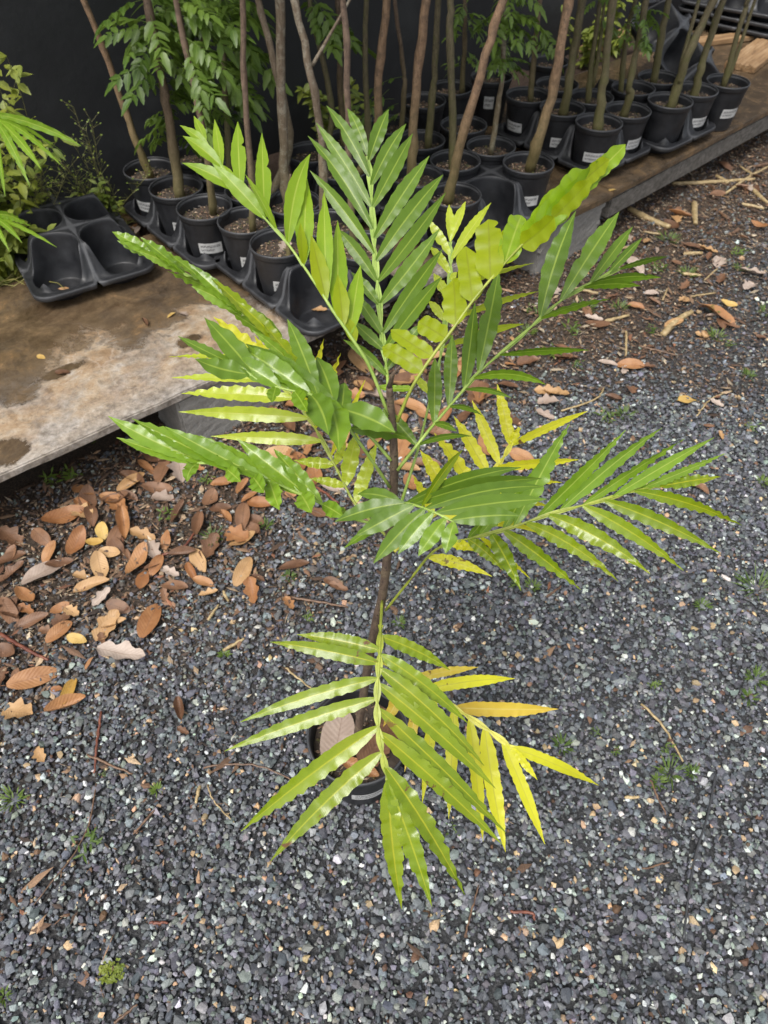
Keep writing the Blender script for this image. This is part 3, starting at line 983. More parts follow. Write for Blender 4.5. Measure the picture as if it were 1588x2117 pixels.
sapling(A0, 0.603, [(436, 432), (430, 330), (404, 192), (363, 0)], 'brown', 13, 'thin dark sapling in the pot at the front of the wall tray', 1, sd + 0.05, i=3,
        leaves=[(390, 120, 480, 250, 12, 0.8), (400, 20, 500, 130, 10, 0.85)])
sapling(A1, 0.997, [(420, 330), (415, 250), (418, 120), (420, 0)], 'olive', 12, 'leafy sapling crowded against the charcoal wall', 0, i=4,
        leaves=[(300, 0, 420, 100, 14, 1.0), (380, 60, 500, 260, 16, 1.0), (420, 150, 500, 300, 8, 0.9)])
sapling(A1, 0.80, [(470, 345), (468, 250), (462, 120), (455, 0)], 'olive', 12, 'olive trunked sapling half hidden in serrated green leaves', 0, i=5,
        leaves=[(430, 0, 560, 110, 16, 0.95), (470, 120, 570, 260, 12, 0.9), (300, 0, 400, 60, 6, 1.0)])
sapling(A1, 0.603, [(609, 395), (600, 300), (564, 118), (535, 0)], 'grey', 14, 'grey brown sapling leaning behind the thick mottled trunk', 0, i=6)
sapling(B0, 0.432, [(523, 480), (520, 358), (505, 178), (501, 0)], 'brown', 12, 'slender reddish sapling in the dusty pot next to the wet slab', 1, sd + 0.1, i=7)
sapling(B0, 0.235, [(598, 512), (590, 470), (600, 420), (600, 360)], 'brown', 8, 'short twig sapling in the pot with a dead leaf on its soil', 1, sd + 0.1, i=8, top=0.62, crown=0)
sapling(B1, 0.432, [(602, 445), (588, 360), (583, 200), (577, 0)], 'grey', 19, 'thick mottled grey brown sapling trunk behind the dusty pots', 0, i=9)
sapling(B1, 0.235, [(668, 480), (668, 400), (662, 265), (642, 151), (611, 0)], 'grey', 16, 'lichen spotted sapling with a side branch crossing the trunks', 0, extra=[([(646, 135), (672, 90), (710, 23)], 7)], i=10)
sapling(B1, 0.04, [(735, 560), (728, 450), (721, 320), (717, 113), (710, 0)], 'brown', 13, 'straight brown sapling behind the upright dark green frond', 0, i=11)
D = [(0.55, 0.718), (0.75, 0.718), (0.95, 0.718), (0.55, 0.522), (0.75, 0.522), (0.95, 0.522)]
sapling(*D[0], [(690, 320), (686, 220), (650, 60), (640, 0)], 'olive', 11, 'dim olive sapling near the wall in the middle tray', 0, i=12, leaves=[(650, 0, 740, 140, 10, 1.0)])
sapling(*D[1], [(712, 285), (706, 227), (702, 113), (700, 0)], 'brown', 12, 'brown sapling standing close beside its straight twin', 0, i=13)
sapling(*D[2], [(842, 262), (836, 180), (834, 143), (817, 0)], 'brown', 9, 'thin reddish sapling bending in the middle tray', 0, i=14, leaves=[(690, 180, 800, 250, 5, 0.7)])
sapling(*D[3], [(778, 345), (778, 283), (781, 170), (800, 0)], 'orange', 17, 'stout orange brown sapling leaning slightly over the middle tray', 0, i=15)
sapling(*D[4], [(764, 330), (757, 200), (755, 90), (757, 0)], 'olive', 11, 'shaded straight sapling behind the orange brown ones', 0, i=16)
sapling(*D[5], [(887, 272), (893, 200), (899, 151), (906, 0)], 'olive', 13, 'dark olive sapling leaning past the empty pot', 0, i=17)
C_ = [(0.728, 0.102), (0.925, 0.102), (1.122, 0.102), (0.728, 0.299), (0.925, 0.299), (1.122, 0.299)]
sapling(*C_[0], [(925, 410), (945, 330), (1000, 130), (1040, 0)], 'orange', 18, 'orange sapling leaning strongly across its upright neighbour', 0, i=18)
sapling(*C_[2], [(1100, 330), (1112, 290), (1137, 212), (1161, 93), (1177, 0)], 'orange', 20, 'thick orange sapling curving up from the pot beside the empty pocket', 1, heading(uv(*C_[2]), EYE) + math.pi / 2 + 0.25, i=19)
sapling(*C_[3], [(852, 350), (853, 321), (861, 170), (883, 0)], 'orange', 19, 'stout reddish sapling at the inner corner of the bench tray', 0, i=20)
sapling(*C_[4], [(937, 340), (936, 300), (931, 75), (933, 0)], 'olive', 15, 'upright rough olive sapling crossed by the leaning orange one', 0, i=21)
sapling(*C_[5], [(1016, 309), (1029, 227), (1039, 148), (1045, 0)], 'grey', 10, 'thin pale sapling with tufts of serrated leaves on its trunk', 0, i=22,
        leaves=[(1000, 110, 1080, 160, 7, 0.6), (970, 0, 1100, 90, 14, 0.75), (1060, 60, 1140, 110, 5, 0.7)])
E_ = [(1.632, 0.168), (1.829, 0.168), (1.632, 0.365), (1.829, 0.365), (1.632, 0.562), (1.829, 0.562)]
sapling(*E_[0], [(1236, 255), (1244, 200), (1252, 139), (1268, 0)], 'olive', 17, 'mossy sapling in the pot of damp dark soil at the slab edge', 1, heading(uv(*E_[0]), EYE) + math.pi / 2 + 0.1, i=23)
sapling(*E_[1], [(1294, 235), (1303, 195), (1301, 177), (1319, 93), (1336, 0)], 'olive', 14, 'sapling with a crook low in its trunk', 1, heading(uv(*E_[1]), EYE) + math.pi / 2 + 0.9, i=24, leaves=[(1280, 40, 1380, 110, 6, 0.6)])
sapling(*E_[2], [(1166, 230), (1175, 180), (1185, 116), (1205, 0)], 'olive', 16, 'mossy sapling behind the curving orange trunk', 1, heading(uv(*E_[2]), EYE) + math.pi / 2 + 0.2, i=25)
sapling(*E_[3], [(1217, 209), (1222, 139), (1236, 46), (1242, 0)], 'olive', 10, 'twin stemmed olive sapling with a yellow leaf on its soil', 0, extra=[([(1224, 180), (1238, 110), (1246, 40), (1250, 0)], 9)], i=26, leaves=[(1215, 20, 1290, 90, 5, 0.6)])
sapling(*E_[4], [(1103, 160), (1108, 80), (1117, 0)], 'brown', 10, 'reddish sapling in a labelled pot near the wall', 1, heading(uv(*E_[4]), EYE) + math.pi / 2 - 0.6, i=27, leaves=[(1100, 60, 1200, 140, 5, 0.7)])
sapling(*E_[5], [(1190, 160), (1196, 80), (1200, 0)], 'brown', 9, 'slim brown sapling between the wall and the mossy pair', 0, i=28)
F_ = [(2.057, 0.113), (2.254, 0.113), (2.057, 0.31), (2.254, 0.31), (2.057, 0.507), (2.254, 0.507)]
sapling(*F_[0], [(1386, 220), (1403, 177), (1421, 116), (1450, 55), (1477, 0)], 'olive', 17, 'forked sapling rising from a pot of pale chips', 0, extra=[([(1404, 172), (1412, 120), (1445, 0)], 10)], i=29)
sapling(*F_[1], [(1438, 190), (1447, 150), (1459, 107), (1496, 0)], 'olive', 15, 'straight mossy sapling right behind the forked one', 1, heading(uv(*F_[1]), EYE) + math.pi / 2 + 0.8, i=30)
sapling(*F_[2], [(1288, 165), (1296, 70), (1315, 0)], 'olive', 9, 'thin sapling behind the crooked one with small bright leaves', 0, i=31, leaves=[(1255, 40, 1340, 110, 8, 0.6)])
sapling(*F_[3], [(1350, 175), (1366, 84), (1382, 0)], 'olive', 13, 'olive sapling in front of the propped empty tray', 0, i=32)
sapling(2.475, 0.085, [(1500, 170), (1519, 93), (1540, 20), (1546, 0)], 'olive', 10, 'double stemmed sapling standing free of any tray on the worn slab', 1, heading(uv(2.475, 0.085), EYE) + math.pi / 2 + 0.75, onz=ZB + 0.001, extra=[([(1506, 160), (1530, 95), (1561, 0)], 9)], i=33)
sapling(1.69, 0.84, [(1040, 170), (1042, 100), (1045, 0)], 'brown', 9, 'weedy sapling in the labelled pot standing on its own by the wall', 2, heading(uv(1.69, .84), EYE) + math.pi / 2, onz=ZB + 0.001, i=34, leaves=[(990, 110, 1090, 160, 8, 0.7)])
sapling(1.45, 0.86, [(957, 180), (960, 100), (962, 0)], 'brown', 9, 'dim sapling with low green shoots by the wall', 0, onz=ZB + 0.001, i=35, leaves=[(930, 130, 1000, 175, 6, 0.5), (940, 40, 1010, 110, 8, 0.7)])
# a pot without a plant, and one more along the wall
for (u, v, lab, ii) in [(1.20, 0.53, 'black pot of bare soil behind the thin pale sapling', 41), (2.05, 0.80, 'black pot of bare soil in the shade beside the wall', 42), (1.25, 0.83, 'black pot of bare soil squeezed against the wall side', 43)]:
    e = empty('plant_pot', uv(u, v, ZB + 0.001))
    add_pot(e, 0, 0, 1.0, ii)
    tag(e, lab, 'plant pot', 'pots without a plant')

# ------------------------------------------------------------------ the fern tree in the foreground
def leaflet_mesh(B, T, wd, n, curve, ruffle, seed, prof=(0.4, 0.5, 1.9), peak=0.72, fold=0.22, twist=0.0):
    r = random.Random(seed)
    N = 26
    L = (T - B).length
    d0 = (T - B).normalized()
    n = (n - d0 * n.dot(d0)).normalized()
    s0 = n.cross(d0).normalized()
    ctrl = (B + T) * 0.5 + curve
    vs, uvs, fs = [], [], []
    acr = (-1.0, -0.6, -0.06, 0.06, 0.6, 1.0)
    ph1, ph2 = r.uniform(0, 6.28), r.uniform(0, 6.28)
    wl = wd * r.uniform(0.66, 0.86)
    bite = (r.uniform(0.25, 0.9), r.uniform(0.02, 0.045), r.choice((-1, 1))) if r.random() < 0.16 else None
    j1 = r.uniform(0.92, 1.08)
    for i in range(N + 1):
        t = i / N
        p = B * (1 - t) ** 2 + ctrl * 2 * t * (1 - t) + T * t * t
        tg = ((ctrl - B) * 2 * (1 - t) + (T - ctrl) * 2 * t).normalized()
        nn = (n - tg * n.dot(tg)).normalized()
        if twist:
            nn = Matrix.Rotation(twist * t, 3, tg) @ nn
        ss = nn.cross(tg)
        rise = min(1.0, (t + 0.012) / prof[0])
        rise = rise ** 0.75 * (1.35 - 0.35 * rise)
        q = max(0.0, (t - prof[1]) / (1.0 - prof[1]))
        fall = max(0.0, 1 - q ** prof[2]) * (1 - 0.35 * q ** 3)
        hw = 0.5 * wd * rise * fall + 0.0003
        env = min(1, t * 5) * min(1, (1 - t) * 6)
        wave = L * t / wl * 2 * math.pi
        for a in acr:
            k = abs(a)
            w1 = math.sin(wave + (ph1 if a < 0 else ph2) + 0.6 * math.sin(wave * 0.37 + ph2))
            up = fold * k * hw + ruffle * 1.25 * wd * w1 * env * k ** 1.1
            out = 1 + (0.03 + 0.5 * ruffle) * math.sin(wave + (ph1 if a < 0 else ph2) + 1.2) * env
            if bite and a * bite[2] > 0.5:
                out *= 1 - 0.5 * math.exp(-((t - bite[0]) / bite[1]) ** 2)
            vs.append(p + ss * (a * hw * out * j1) + nn * up)
            uvs.append((t, 0.5 + a * 0.5))
    m = len(acr)
    for i in range(N):
        for j in range(m - 1):
            a = i * m + j
            fs.append((a, a + 1, a + m + 1, a + m))
    return vs, fs, uvs
SEED = [0]
def build_frond(plant, base, rachis, leaflets, mat, rmat='green', wing=(0.35, 6.0, 0.0), rad=0.0019, ruffle=0.05, dsh=0.0, label=None, conv=None, blunt=(0.42, 0.5, 1.9), name='frond'):
    """rachis: [(px, py, depth or None = at the stem)], leaflets: dicts / tuples
       (bx, by, tx, ty, width_px, roll_deg, depth change at the tip, material, bend_px)"""
    R3 = []
    for (a, b, dd) in rachis:
        dd = depth_y(a, b) if dd is None else dd + dsh
        R3.append((a, b, dd))
    W = [at(*q) for q in R3]
    Lp = catmull(W, 36)
    rel = [q - base for q in Lp]
    vs, fs = tube_data(rel, [rad * (1.15 - 0.65 * k / 36) for k in range(37)], 7)
    # winged rachis: a leafy strip each side, pinched at every pair of leaflets
    w0, wpx, wroll = wing
    if wpx > 0:
        k0 = int(w0 * 36)
        for sgn in (-1, 1):
            o = len(vs)
            cnt = 0
            for k in range(k0, 37):
                p = Lp[k]
                tg = (Lp[min(36, k + 1)] - Lp[max(0, k - 1)]).normalized()
                vw = (EYE - p).normalized()
                nn = (vw - tg * vw.dot(tg)).normalized()
                nn = Matrix.Rotation(math.radians(wroll), 3, tg) @ nn
                ss = nn.cross(tg)
                dep = (p - EYE).dot(FWD)
                ww = wpx * dep / F * (0.35 + 0.65 * abs(math.sin(k * math.pi / 5.0)))
                vs.append(p + ss * sgn * 0.0006 - base + nn * 0.0004)
                vs.append(p + ss * sgn * ww - base + nn * ww * 0.12)
                cnt += 1
            for k in range(cnt - 1):
                a = o + k * 2
                fs.append((a, a + 1, a + 3, a + 2))
    fr = link(name, pydata(name, vs, fs), RM[rmat], plant)
    if label: fr['label'] = label
    for lf in leaflets:
        bx, by, tx, ty, wd = lf[:5]
        roll = lf[5] if len(lf) > 5 else 0
        dt = lf[6] if len(lf) > 6 else 0.0
        mt = lf[7] if len(lf) > 7 and lf[7] else mat
        bend = lf[8] if len(lf) > 8 else 0
        if conv:
            ox, oy, sc = conv
            bx, by, tx, ty, wd, bend = ox + bx / sc, oy + by / sc, ox + tx / sc, oy + ty / sc, wd / sc, bend / sc
        add_leaflet(fr, base, R3, Lp, bx, by, tx, ty, wd, roll, dt, mt, bend, ruffle, blunt)
    return fr, R3, Lp
def add_leaflet(fr, base, R3, Lp, bx, by, tx, ty, wd, roll, dt, mt, bend, ruffle, blunt=(0.42, 0.5, 1.9)):
    SEED[0] += 1
    r = random.Random(SEED[0])
    # base: nearest point of the rachis, so that every leaflet really hangs on it
    best = None
    for q in Lp:
        dd = (q - EYE).dot(FWD)
        rel = q - EYE
        qx = CX + F * rel.x / dd
        qy = CY - F * rel.dot(UPV) / dd
        e = (qx - bx) ** 2 + (qy - by) ** 2
        if best is None or e < best[0]: best = (e, q, dd, qx, qy)
    e, q, dd, qx, qy = best
    near = math.sqrt(e)
    B = q if near < 26 else at(bx, by, dd)
    T = at(tx, ty, dd + dt)
    if near >= 26:
        # bridge the last bit with the leaflet itself: start on the rachis
        B = q
    wd3 = wd * (dd + dt * 0.5) / F
    dv = (T - B).normalized()
    vw = (EYE - (B + T) * 0.5).normalized()
    n = (vw - dv * vw.dot(dv)).normalized()
    n = Matrix.Rotation(math.radians(roll + r.uniform(-7, 7)), 3, dv) @ n
    # bend in the picture plane (px, to the left of the direction) plus a natural droop
    side = vw.cross(dv).normalized()
    curve = side * (bend * dd / F) + Vector((0, 0, 1)) * ((T - B).length * r.uniform(0.0, 0.13))
    vs, fs, uvs = leaflet_mesh(B, T, wd3, n, curve, ruffle * r.uniform(0.75, 1.25), SEED[0], blunt, r.uniform(0.66, 0.80), r.uniform(0.1, 0.3), r.uniform(-0.5, 0.5))
    me = pydata('leaflet', [v - base for v in vs], fs, True, uvs)
    o = link('leaflet', me, LM[mt], fr)
    return o

ppos = atz(741, 1522, 0.2)
POTXY = Vector((ppos.x, ppos.y, 0.0))
plant = empty('potted_fern_tree', POTXY)
tag(plant, 'young tree with feathery bright green fronds in a black pot on gravel', 'potted plant')
add_pot(plant, 1, heading(POTXY, EYE) + math.pi / 2 + 0.25, 1.10, 2)
stem_px = [(738, 1500), (757, 1400), (775, 1300), (790, 1235), (801, 1150), (811, 1050), (815, 980), (813, 900), (808, 840), (805, 800)]
sp_ = [Vector((POTXY.x - 0.004, POTXY.y + 0.012, 0.16))]
for k, (a, b) in enumerate(stem_px[1:]):
    sp_.append(aty(a, b, 0.597 - 0.0015 * k))
SL = catmull(sp_, 44)
stem = link('stem', pydata('stem', *tube_data([q - POTXY for q in SL], [0.0088 * (1 - 0.0135 * k) * (1 + 0.06 * (k % 6 == 0)) for k in range(45)], 12)), BM['stem'], plant)

R1 = (350, 200, 3.176); R2 = (620, 200, 3.97); R3c = (680, 550, 3.97); R4 = (880, 280, 3.054); R5 = (220, 450, 3.176); R6 = (220, 650, 2.481); R7 = (680, 780, 3.176); R8 = (1040, 820, 2.898); R9 = (450, 1220, 3.97); R10 = (480, 1480, 3.97); R11 = (750, 1280, 3.176)
def cv(conv, rows):
    ox, oy, sc = conv
    out = []
    for q in rows:
        q = list(q)
        q[0], q[1], q[2], q[3], q[4] = ox + q[0] / sc, oy + q[1] / sc, ox + q[2] / sc, oy + q[3] / sc, q[4] / sc
        if len(q) > 8: q[8] = q[8] / sc
        out.append(tuple(q))
    return out
def fr(*a, **k):
    return build_frond(plant, POTXY, *a, **k)

# F5: pale frond at the back, behind the upright one
fr([(828, 1045, None), (850, 975, 0.88), (866, 923, 0.91), (889, 827, 0.96), (912, 730, 1.0), (928, 600, 1.05), (932, 540, 1.07), (931, 500, 1.08)],
   cv(R2, [(1235, 1200, 1225, 885, 66, 20, .01), (1245, 1195, 1360, 860, 72, -25, .01), (1255, 1330, 1570, 870, 88, -10, .02), (1225, 1300, 1050, 1000, 75, 20, .01), (1215, 1480, 1060, 1220, 70, 10, .02), (1240, 1530, 1290, 1440, 50, 0, .0)])
   + cv(R3c, [(950, 290, 860, 60, 72, 10, .02), (925, 450, 815, 285, 72, 10, .02), (815, 1065, 700, 900, 70, 10, .02)])
   + cv(R4, [(400, 1000, 685, 805, 52, 45, .03), (370, 1180, 712, 985, 56, 45, .03), (330, 1380, 622, 1190, 60, 40, .03)]),
   'pale', 'green', (0.5, 6, 0), ruffle=0.05)
# F6: yellowing frond at the back left
fr([(812, 1120, None), (775, 1085, 0.96), (734, 1041, 0.96), (704, 985, 0.97), (667, 912, 0.98), (635, 860, 1.0), (607, 823, 1.01), (545, 765, 1.04), (470, 700, 1.08)],
   cv(R6, [(1035, 550, 370, 500, 78, 10, .02, None, 30), (1105, 665, 535, 625, 66, 15, .02, None, 30), (1160, 775, 960, 748, 52, 10, .01), (1215, 880, 1040, 842, 46, 10, .0), (965, 430, 385, 405, 76, 15, .03, None, 30),
           (860, 360, 335, 325, 50, 30, .03, None, 24), (740, 250, 320, 218, 40, 30, .03, None, 20),
           (1185, 790, 1230, 655, 45, 0, .02), (1240, 870, 1290, 590, 82, 0, .02), (1310, 960, 1395, 640, 72, -15, .02),
           (880, 330, 550, 12, 95, 15, .02, 'yellow'), (930, 360, 760, 110, 70, 10, .02, 'yellow'), (1010, 430, 945, 140, 60, 15, .02, 'yellow'), (1080, 470, 1115, 125, 62, 20, .02, 'yellow'), (1140, 560, 1202, 198, 56, 25, .02, 'yellow'), (1220, 700, 1328, 335, 34, 20, .02, 'yellow')]),
   'pale', 'olive', (0.4, 5, 0), ruffle=0.11, blunt=(0.3, 0.45, 1.5))
# F12: yellow frond at the back right
fr([(816, 1140, None), (880, 1080, 1.03), (950, 1030, 1.06), (1023, 969, 1.10), (1055, 922, 1.12), (1074, 884, 1.13)],
   cv(R7, [(1185, 435, 1105, 45, 74, 10, .02), (1210, 455, 1700, 222, 56, 20, .03), (1095, 560, 940, 150, 74, 15, .02), (1010, 625, 820, 255, 82, 15, .02), (910, 680, 690, 365, 82, 15, .02), (760, 750, 600, 480, 90, 10, .02), (640, 820, 552, 645, 62, 10, .02), (1200, 440, 1250, 330, 48, 0, .0),
           (1100, 600, 1640, 540, 60, 20, .01), (1000, 690, 1530, 690, 55, 25, .0), (900, 760, 1460, 850, 60, 20, -.02), (790, 830, 1385, 1025, 66, 15, -.03), (700, 890, 1230, 985, 60, 15, -.03)]),
   'yellow', 'yellow', (0.3, 6, 0), ruffle=0.13, blunt=(0.25, 0.5, 1.7))
# F14: old yellow frond low at the back
fr([(766, 1360, None), (820, 1385, 1.25), (880, 1425, 1.22), (939, 1463, 1.20), (1002, 1504, 1.18), (1052, 1541, 1.17), (1062, 1550, 1.17)],
   cv(R11, [(600, 570, 1285, 590, 88, 5, .02, 'amber', -12), (440, 400, 1000, 390, 74, 5, .02, 'yellow', 10), (345, 345, 760, 315, 58, 10, .02, 'amber'), (970, 840, 1550, 1092, 78, 5, .0, 'yellow', 10), (970, 850, 1147, 1055, 52, 10, -.01),
            (910, 830, 1196, 1478, 78, 0, -.02), (795, 735, 938, 1530, 98, 0, -.03, None, -20), (670, 690, 790, 1462, 84, 0, -.03), (560, 630, 565, 1312, 80, 0, -.03), (430, 600, 390, 1212, 72, 0, -.02), (320, 520, 275, 1002, 62, 0, -.02, 'amber'), (270, 450, 135, 705, 78, 0, .0, 'amber')]),
   'yellow', 'yellow', (0.35, 7, 0), ruffle=0.09, blunt=(0.22, 0.5, 1.7), label='old yellow frond with brown burnt spots')
# F11: wide frond to the right
fr([(797, 1262, None), (850, 1196, 1.02), (894, 1142, 0.98), (938, 1122, 0.96), (1040, 1096, 0.93), (1144, 1061, 0.92), (1247, 1034, 0.92), (1316, 1013, 0.93), (1364, 1006, 0.94)],
   cv(R8, [(210, 720, 735, 200, 80, 22, .04, None, -14), (345, 675, 955, 185, 74, 22, .04, None, -10), (485, 635, 1090, 250, 68, 22, .04, None, -14), (640, 595, 1265, 245, 66, 22, .04, None, -16), (805, 555, 1330, 340, 60, 22, .03, None, -18), (95, 755, 400, 160, 98, 18, .04), (-20, 790, 322, 285, 88, 18, .04), (-110, 820, 220, 420, 88, 18, .04), (-190, 850, 90, 520, 80, 18, .04),
           (940, 545, 1305, 480, 78, -25, .02, 'spot'),
           (770, 575, 1432, 772, 82, 12, -.02, 'aged', 18), (600, 625, 1302, 938, 88, 12, -.03, 'aged', 22), (445, 670, 1082, 1042, 92, 12, -.03, 'aged', 22), (290, 715, 882, 1062, 94, 12, -.04, 'aged', 18), (160, 760, 692, 1107, 92, 12, -.04, 'aged', 16), (30, 800, 466, 1157, 96, 12, -.04, 'aged', 16)])
   + cv(R7, [(1040, 1040, 1262, 1402, 104, 10, -.04, 'aged', 10), (910, 1075, 1148, 1270, 78, 10, -.03, 'spot', 14), (800, 1100, 985, 1140, 66, 10, -.02, 'yellow', 10), (650, 1200, 1072, 1308, 76, 5, -.02, 'yellow', 22), (990, 1060, 1322, 1322, 46, 10, .02, 'yellow')]),
   'light', 'olive', (0.33, 5, 0), ruffle=0.14, blunt=(0.3, 0.4, 1.45), label='wide green frond spreading flat with wavy edged leaflets')
# F13: lowest frond, hanging towards the viewer
fr([(790, 1243, None), (786, 1316, 1.0), (784, 1371, 0.97), (780, 1434, 0.955), (781, 1492, 0.945), (790, 1555, 0.94), (802, 1612, 0.94)],
   cv(R9, [(1320, 495, 650, 365, 112, 0, .02, 'spot', -14), (1315, 605, 430, 425, 118, 0, .02, 'spot', 20), (1300, 740, 180, 1085, 122, -5, .0, None, -30), (1295, 905, 55, 1322, 124, -5, .0, None, -34)])
   + cv(R10, [(1190, 70, 70, 948, 152, 0, .0, None, -24), (1220, 290, 315, 1192, 152, 0, .0, None, -34), (1262, 515, 1392, 1586, 150, 0, .01, 'spot', -40)])
   + cv(R11, [(135, 130, 575, 335, 82, 0, .02, None, 22), (135, 238, 692, 685, 104, 0, .01, None, 14), (125, 335, 797, 962, 106, 0, .0, 'spot', 16), (115, 440, 872, 1112, 110, 0, .0, 'spot', 16), (115, 580, 942, 1405, 112, 0, .0, 'spot', 18), (135, 735, 917, 1482, 114, 0, .0, 'spot', 22)])
   + [(808, 1612, 893, 1874, 39, 0, .0, None, 4), (800, 1585, 961, 1850, 39, 0, .0, 'spot', 8)],
   'aged', 'olive', (0.12, 8, 0), rad=0.0021, ruffle=0.15, blunt=(0.24, 0.48, 1.6), label='lowest frond hanging forward with spotted yellow green leaflets')
# F9: left frond
fr([(808, 1085, None), (760, 1080, 0.91), (710, 1065, 0.89), (647, 1033, 0.87), (563, 997, 0.86), (502, 980, 0.86), (430, 958, 0.86), (405, 958, 0.86)],
   cv(R6, [(520, 765, 10, 522, 88, 20, .02, None, 34), (450, 758, 52, 632, 60, 15, .02, None, 14), (700, 830, 130, 535, 92, 20, .02, None, 30), (850, 870, 300, 575, 96, 18, .01, None, 30), (980, 915, 480, 620, 98, 18, .01, None, 24), (1075, 945, 672, 640, 92, 15, .0, None, 20), (1130, 955, 858, 690, 80, 15, .0, None, 16), (910, 885, 420, 610, 90, 35, .02, 'fresh', 30),
           (470, 768, 414, 858, 70, 20, -.03, None, -22), (620, 790, 690, 858, 76, 20, -.03), (760, 835, 810, 915, 90, 20, -.04), (850, 865, 888, 1003, 92, 10, -.04), (1000, 915, 1052, 1018, 104, 10, -.04), (1110, 955, 1218, 1040, 88, 10, -.04), (1200, 985, 1245, 1010, 60, 10, -.03)]),
   'light', 'green', (0.35, 4, 30), ruffle=0.07)
# F8: big glossy frond to the left
fr([(806, 1007, None), (759, 937, 0.82), (721, 884, 0.80), (700, 842, 0.79), (663, 822, 0.785), (583, 803, 0.78), (542, 791, 0.78), (500, 760, 0.78)],
   cv(R6, [(800, 355, 503, 16, 118, 10, .02, 'deep', 0), (905, 390, 640, 228, 95, 15, .01), (1040, 425, 688, 165, 115, 12, .02, None, 10), (1190, 455, 715, 150, 130, 8, .02, 'deep', 40), (740, 300, 455, 228, 118, 25, -.01, 'deep', 40), (690, 270, 368, 112, 62, 40, .03, 'deep', 26), (1100, 440, 760, 240, 110, 35, .01),
           (1060, 430, 1140, 618, 132, 0, -.05, 'deep', 26), (1130, 455, 1192, 706, 136, 0, -.05, 'fresh', 30), (1210, 478, 1482, 606, 134, 0, -.03, 'deep', 24), (870, 395, 850, 452, 66, 0, -.03), (965, 420, 1032, 500, 78, 0, -.04),
           (1090, 380, 928, 24, 96, 15, .04, 'deep', -14), (1185, 445, 1078, 218, 104, 10, .04, 'deep', -14), (1250, 480, 1222, 350, 78, 0, .03, 'deep'), (1300, 560, 1560, 640, 90, 30, .0, 'deep', 30)]),
   'fresh', 'green', (0.3, 4, 20), ruffle=0.045)
# F7: long frond to the upper left, folded along its rachis
fr([(809, 952, None), (759, 896, 0.83), (715, 862, 0.83), (639, 784, 0.84), (595, 727, 0.85), (503, 651, 0.87), (440, 598, 0.89), (362, 556, 0.91), (283, 513, 0.93), (250, 492, 0.94)],
   cv(R5, [(1190, 880, 850, 545, 92, 30, .0, 'aged'), (1050, 760, 690, 400, 92, 35, .0, 'aged'), (900, 650, 540, 300, 92, 35, .0, 'fresh'), (700, 480, 390, 225, 84, 35, .0, 'fresh'), (500, 365, 225, 130, 84, 30, .0, 'fresh'), (300, 250, 38, 92, 84, 20, .0, 'fresh'),
           (1330, 1040, 960, 740, 80, -40, .0), (1130, 850, 790, 600, 84, -45, .0), (900, 680, 560, 450, 84, -45, .0), (700, 510, 400, 350, 80, -45, .0), (480, 370, 200, 215, 72, -40, .0), (280, 260, 72, 150, 64, -35, .0),
           (1190, 870, 895, 588, 105, -10, .02, 'deep', -20), (1330, 1030, 1000, 660, 90, 30, .01, 'aged')]),
   'light', 'green', (0.3, 4, 30), ruffle=0.075)
# F2: upright frond, dull green face
fr([(806, 862, None), (803, 827, 0.785), (800, 764, 0.80), (791, 701, 0.81), (783, 613, 0.83), (777, 550, 0.84), (772, 477, 0.855), (766, 376, 0.875), (761, 323, 0.885)],
   cv(R2, [(575, 510, 728, 103, 106, 0, .01), (590, 710, 872, 222, 116, 0, .01, None, 14), (610, 935, 926, 302, 122, 0, .01, None, -14), (625, 1150, 1062, 486, 124, 0, .01, None, -10), (640, 1345, 1175, 640, 128, 0, .01, None, -12), (655, 1545, 1198, 786, 128, 0, .01, None, -20),
           (655, 1750, 1148, 1083, 128, 0, .01, None, -16), (678, 1925, 1168, 1254, 128, 0, .01, None, -20), (705, 2075, 1163, 1478, 128, 0, .01, None, -20), (720, 2250, 1010, 1850, 100, 0, .0),
           (548, 490, 388, 96, 86, 0, .01, None, -10), (555, 645, 218, 72, 98, 0, .01, None, -16), (575, 880, 132, 212, 108, 0, .01, None, -20), (595, 1110, 66, 322, 112, 0, .01, None, -24), (605, 1305, 82, 606, 112, 0, .01, None, -24), (612, 1520, 300, 1080, 104, 0, .0), (636, 1735, 420, 1440, 92, 0, .0), (657, 1935, 450, 1620, 88, 0, .0), (672, 2095, 430, 1840, 86, 0, .0), (690, 2275, 358, 1995, 80, 0, .0, None, -20)]),
   'deep', 'green', (0.25, 7.5, 0), rad=0.0018, ruffle=0.035, label='upright frond showing dull green leaflets in even pairs')
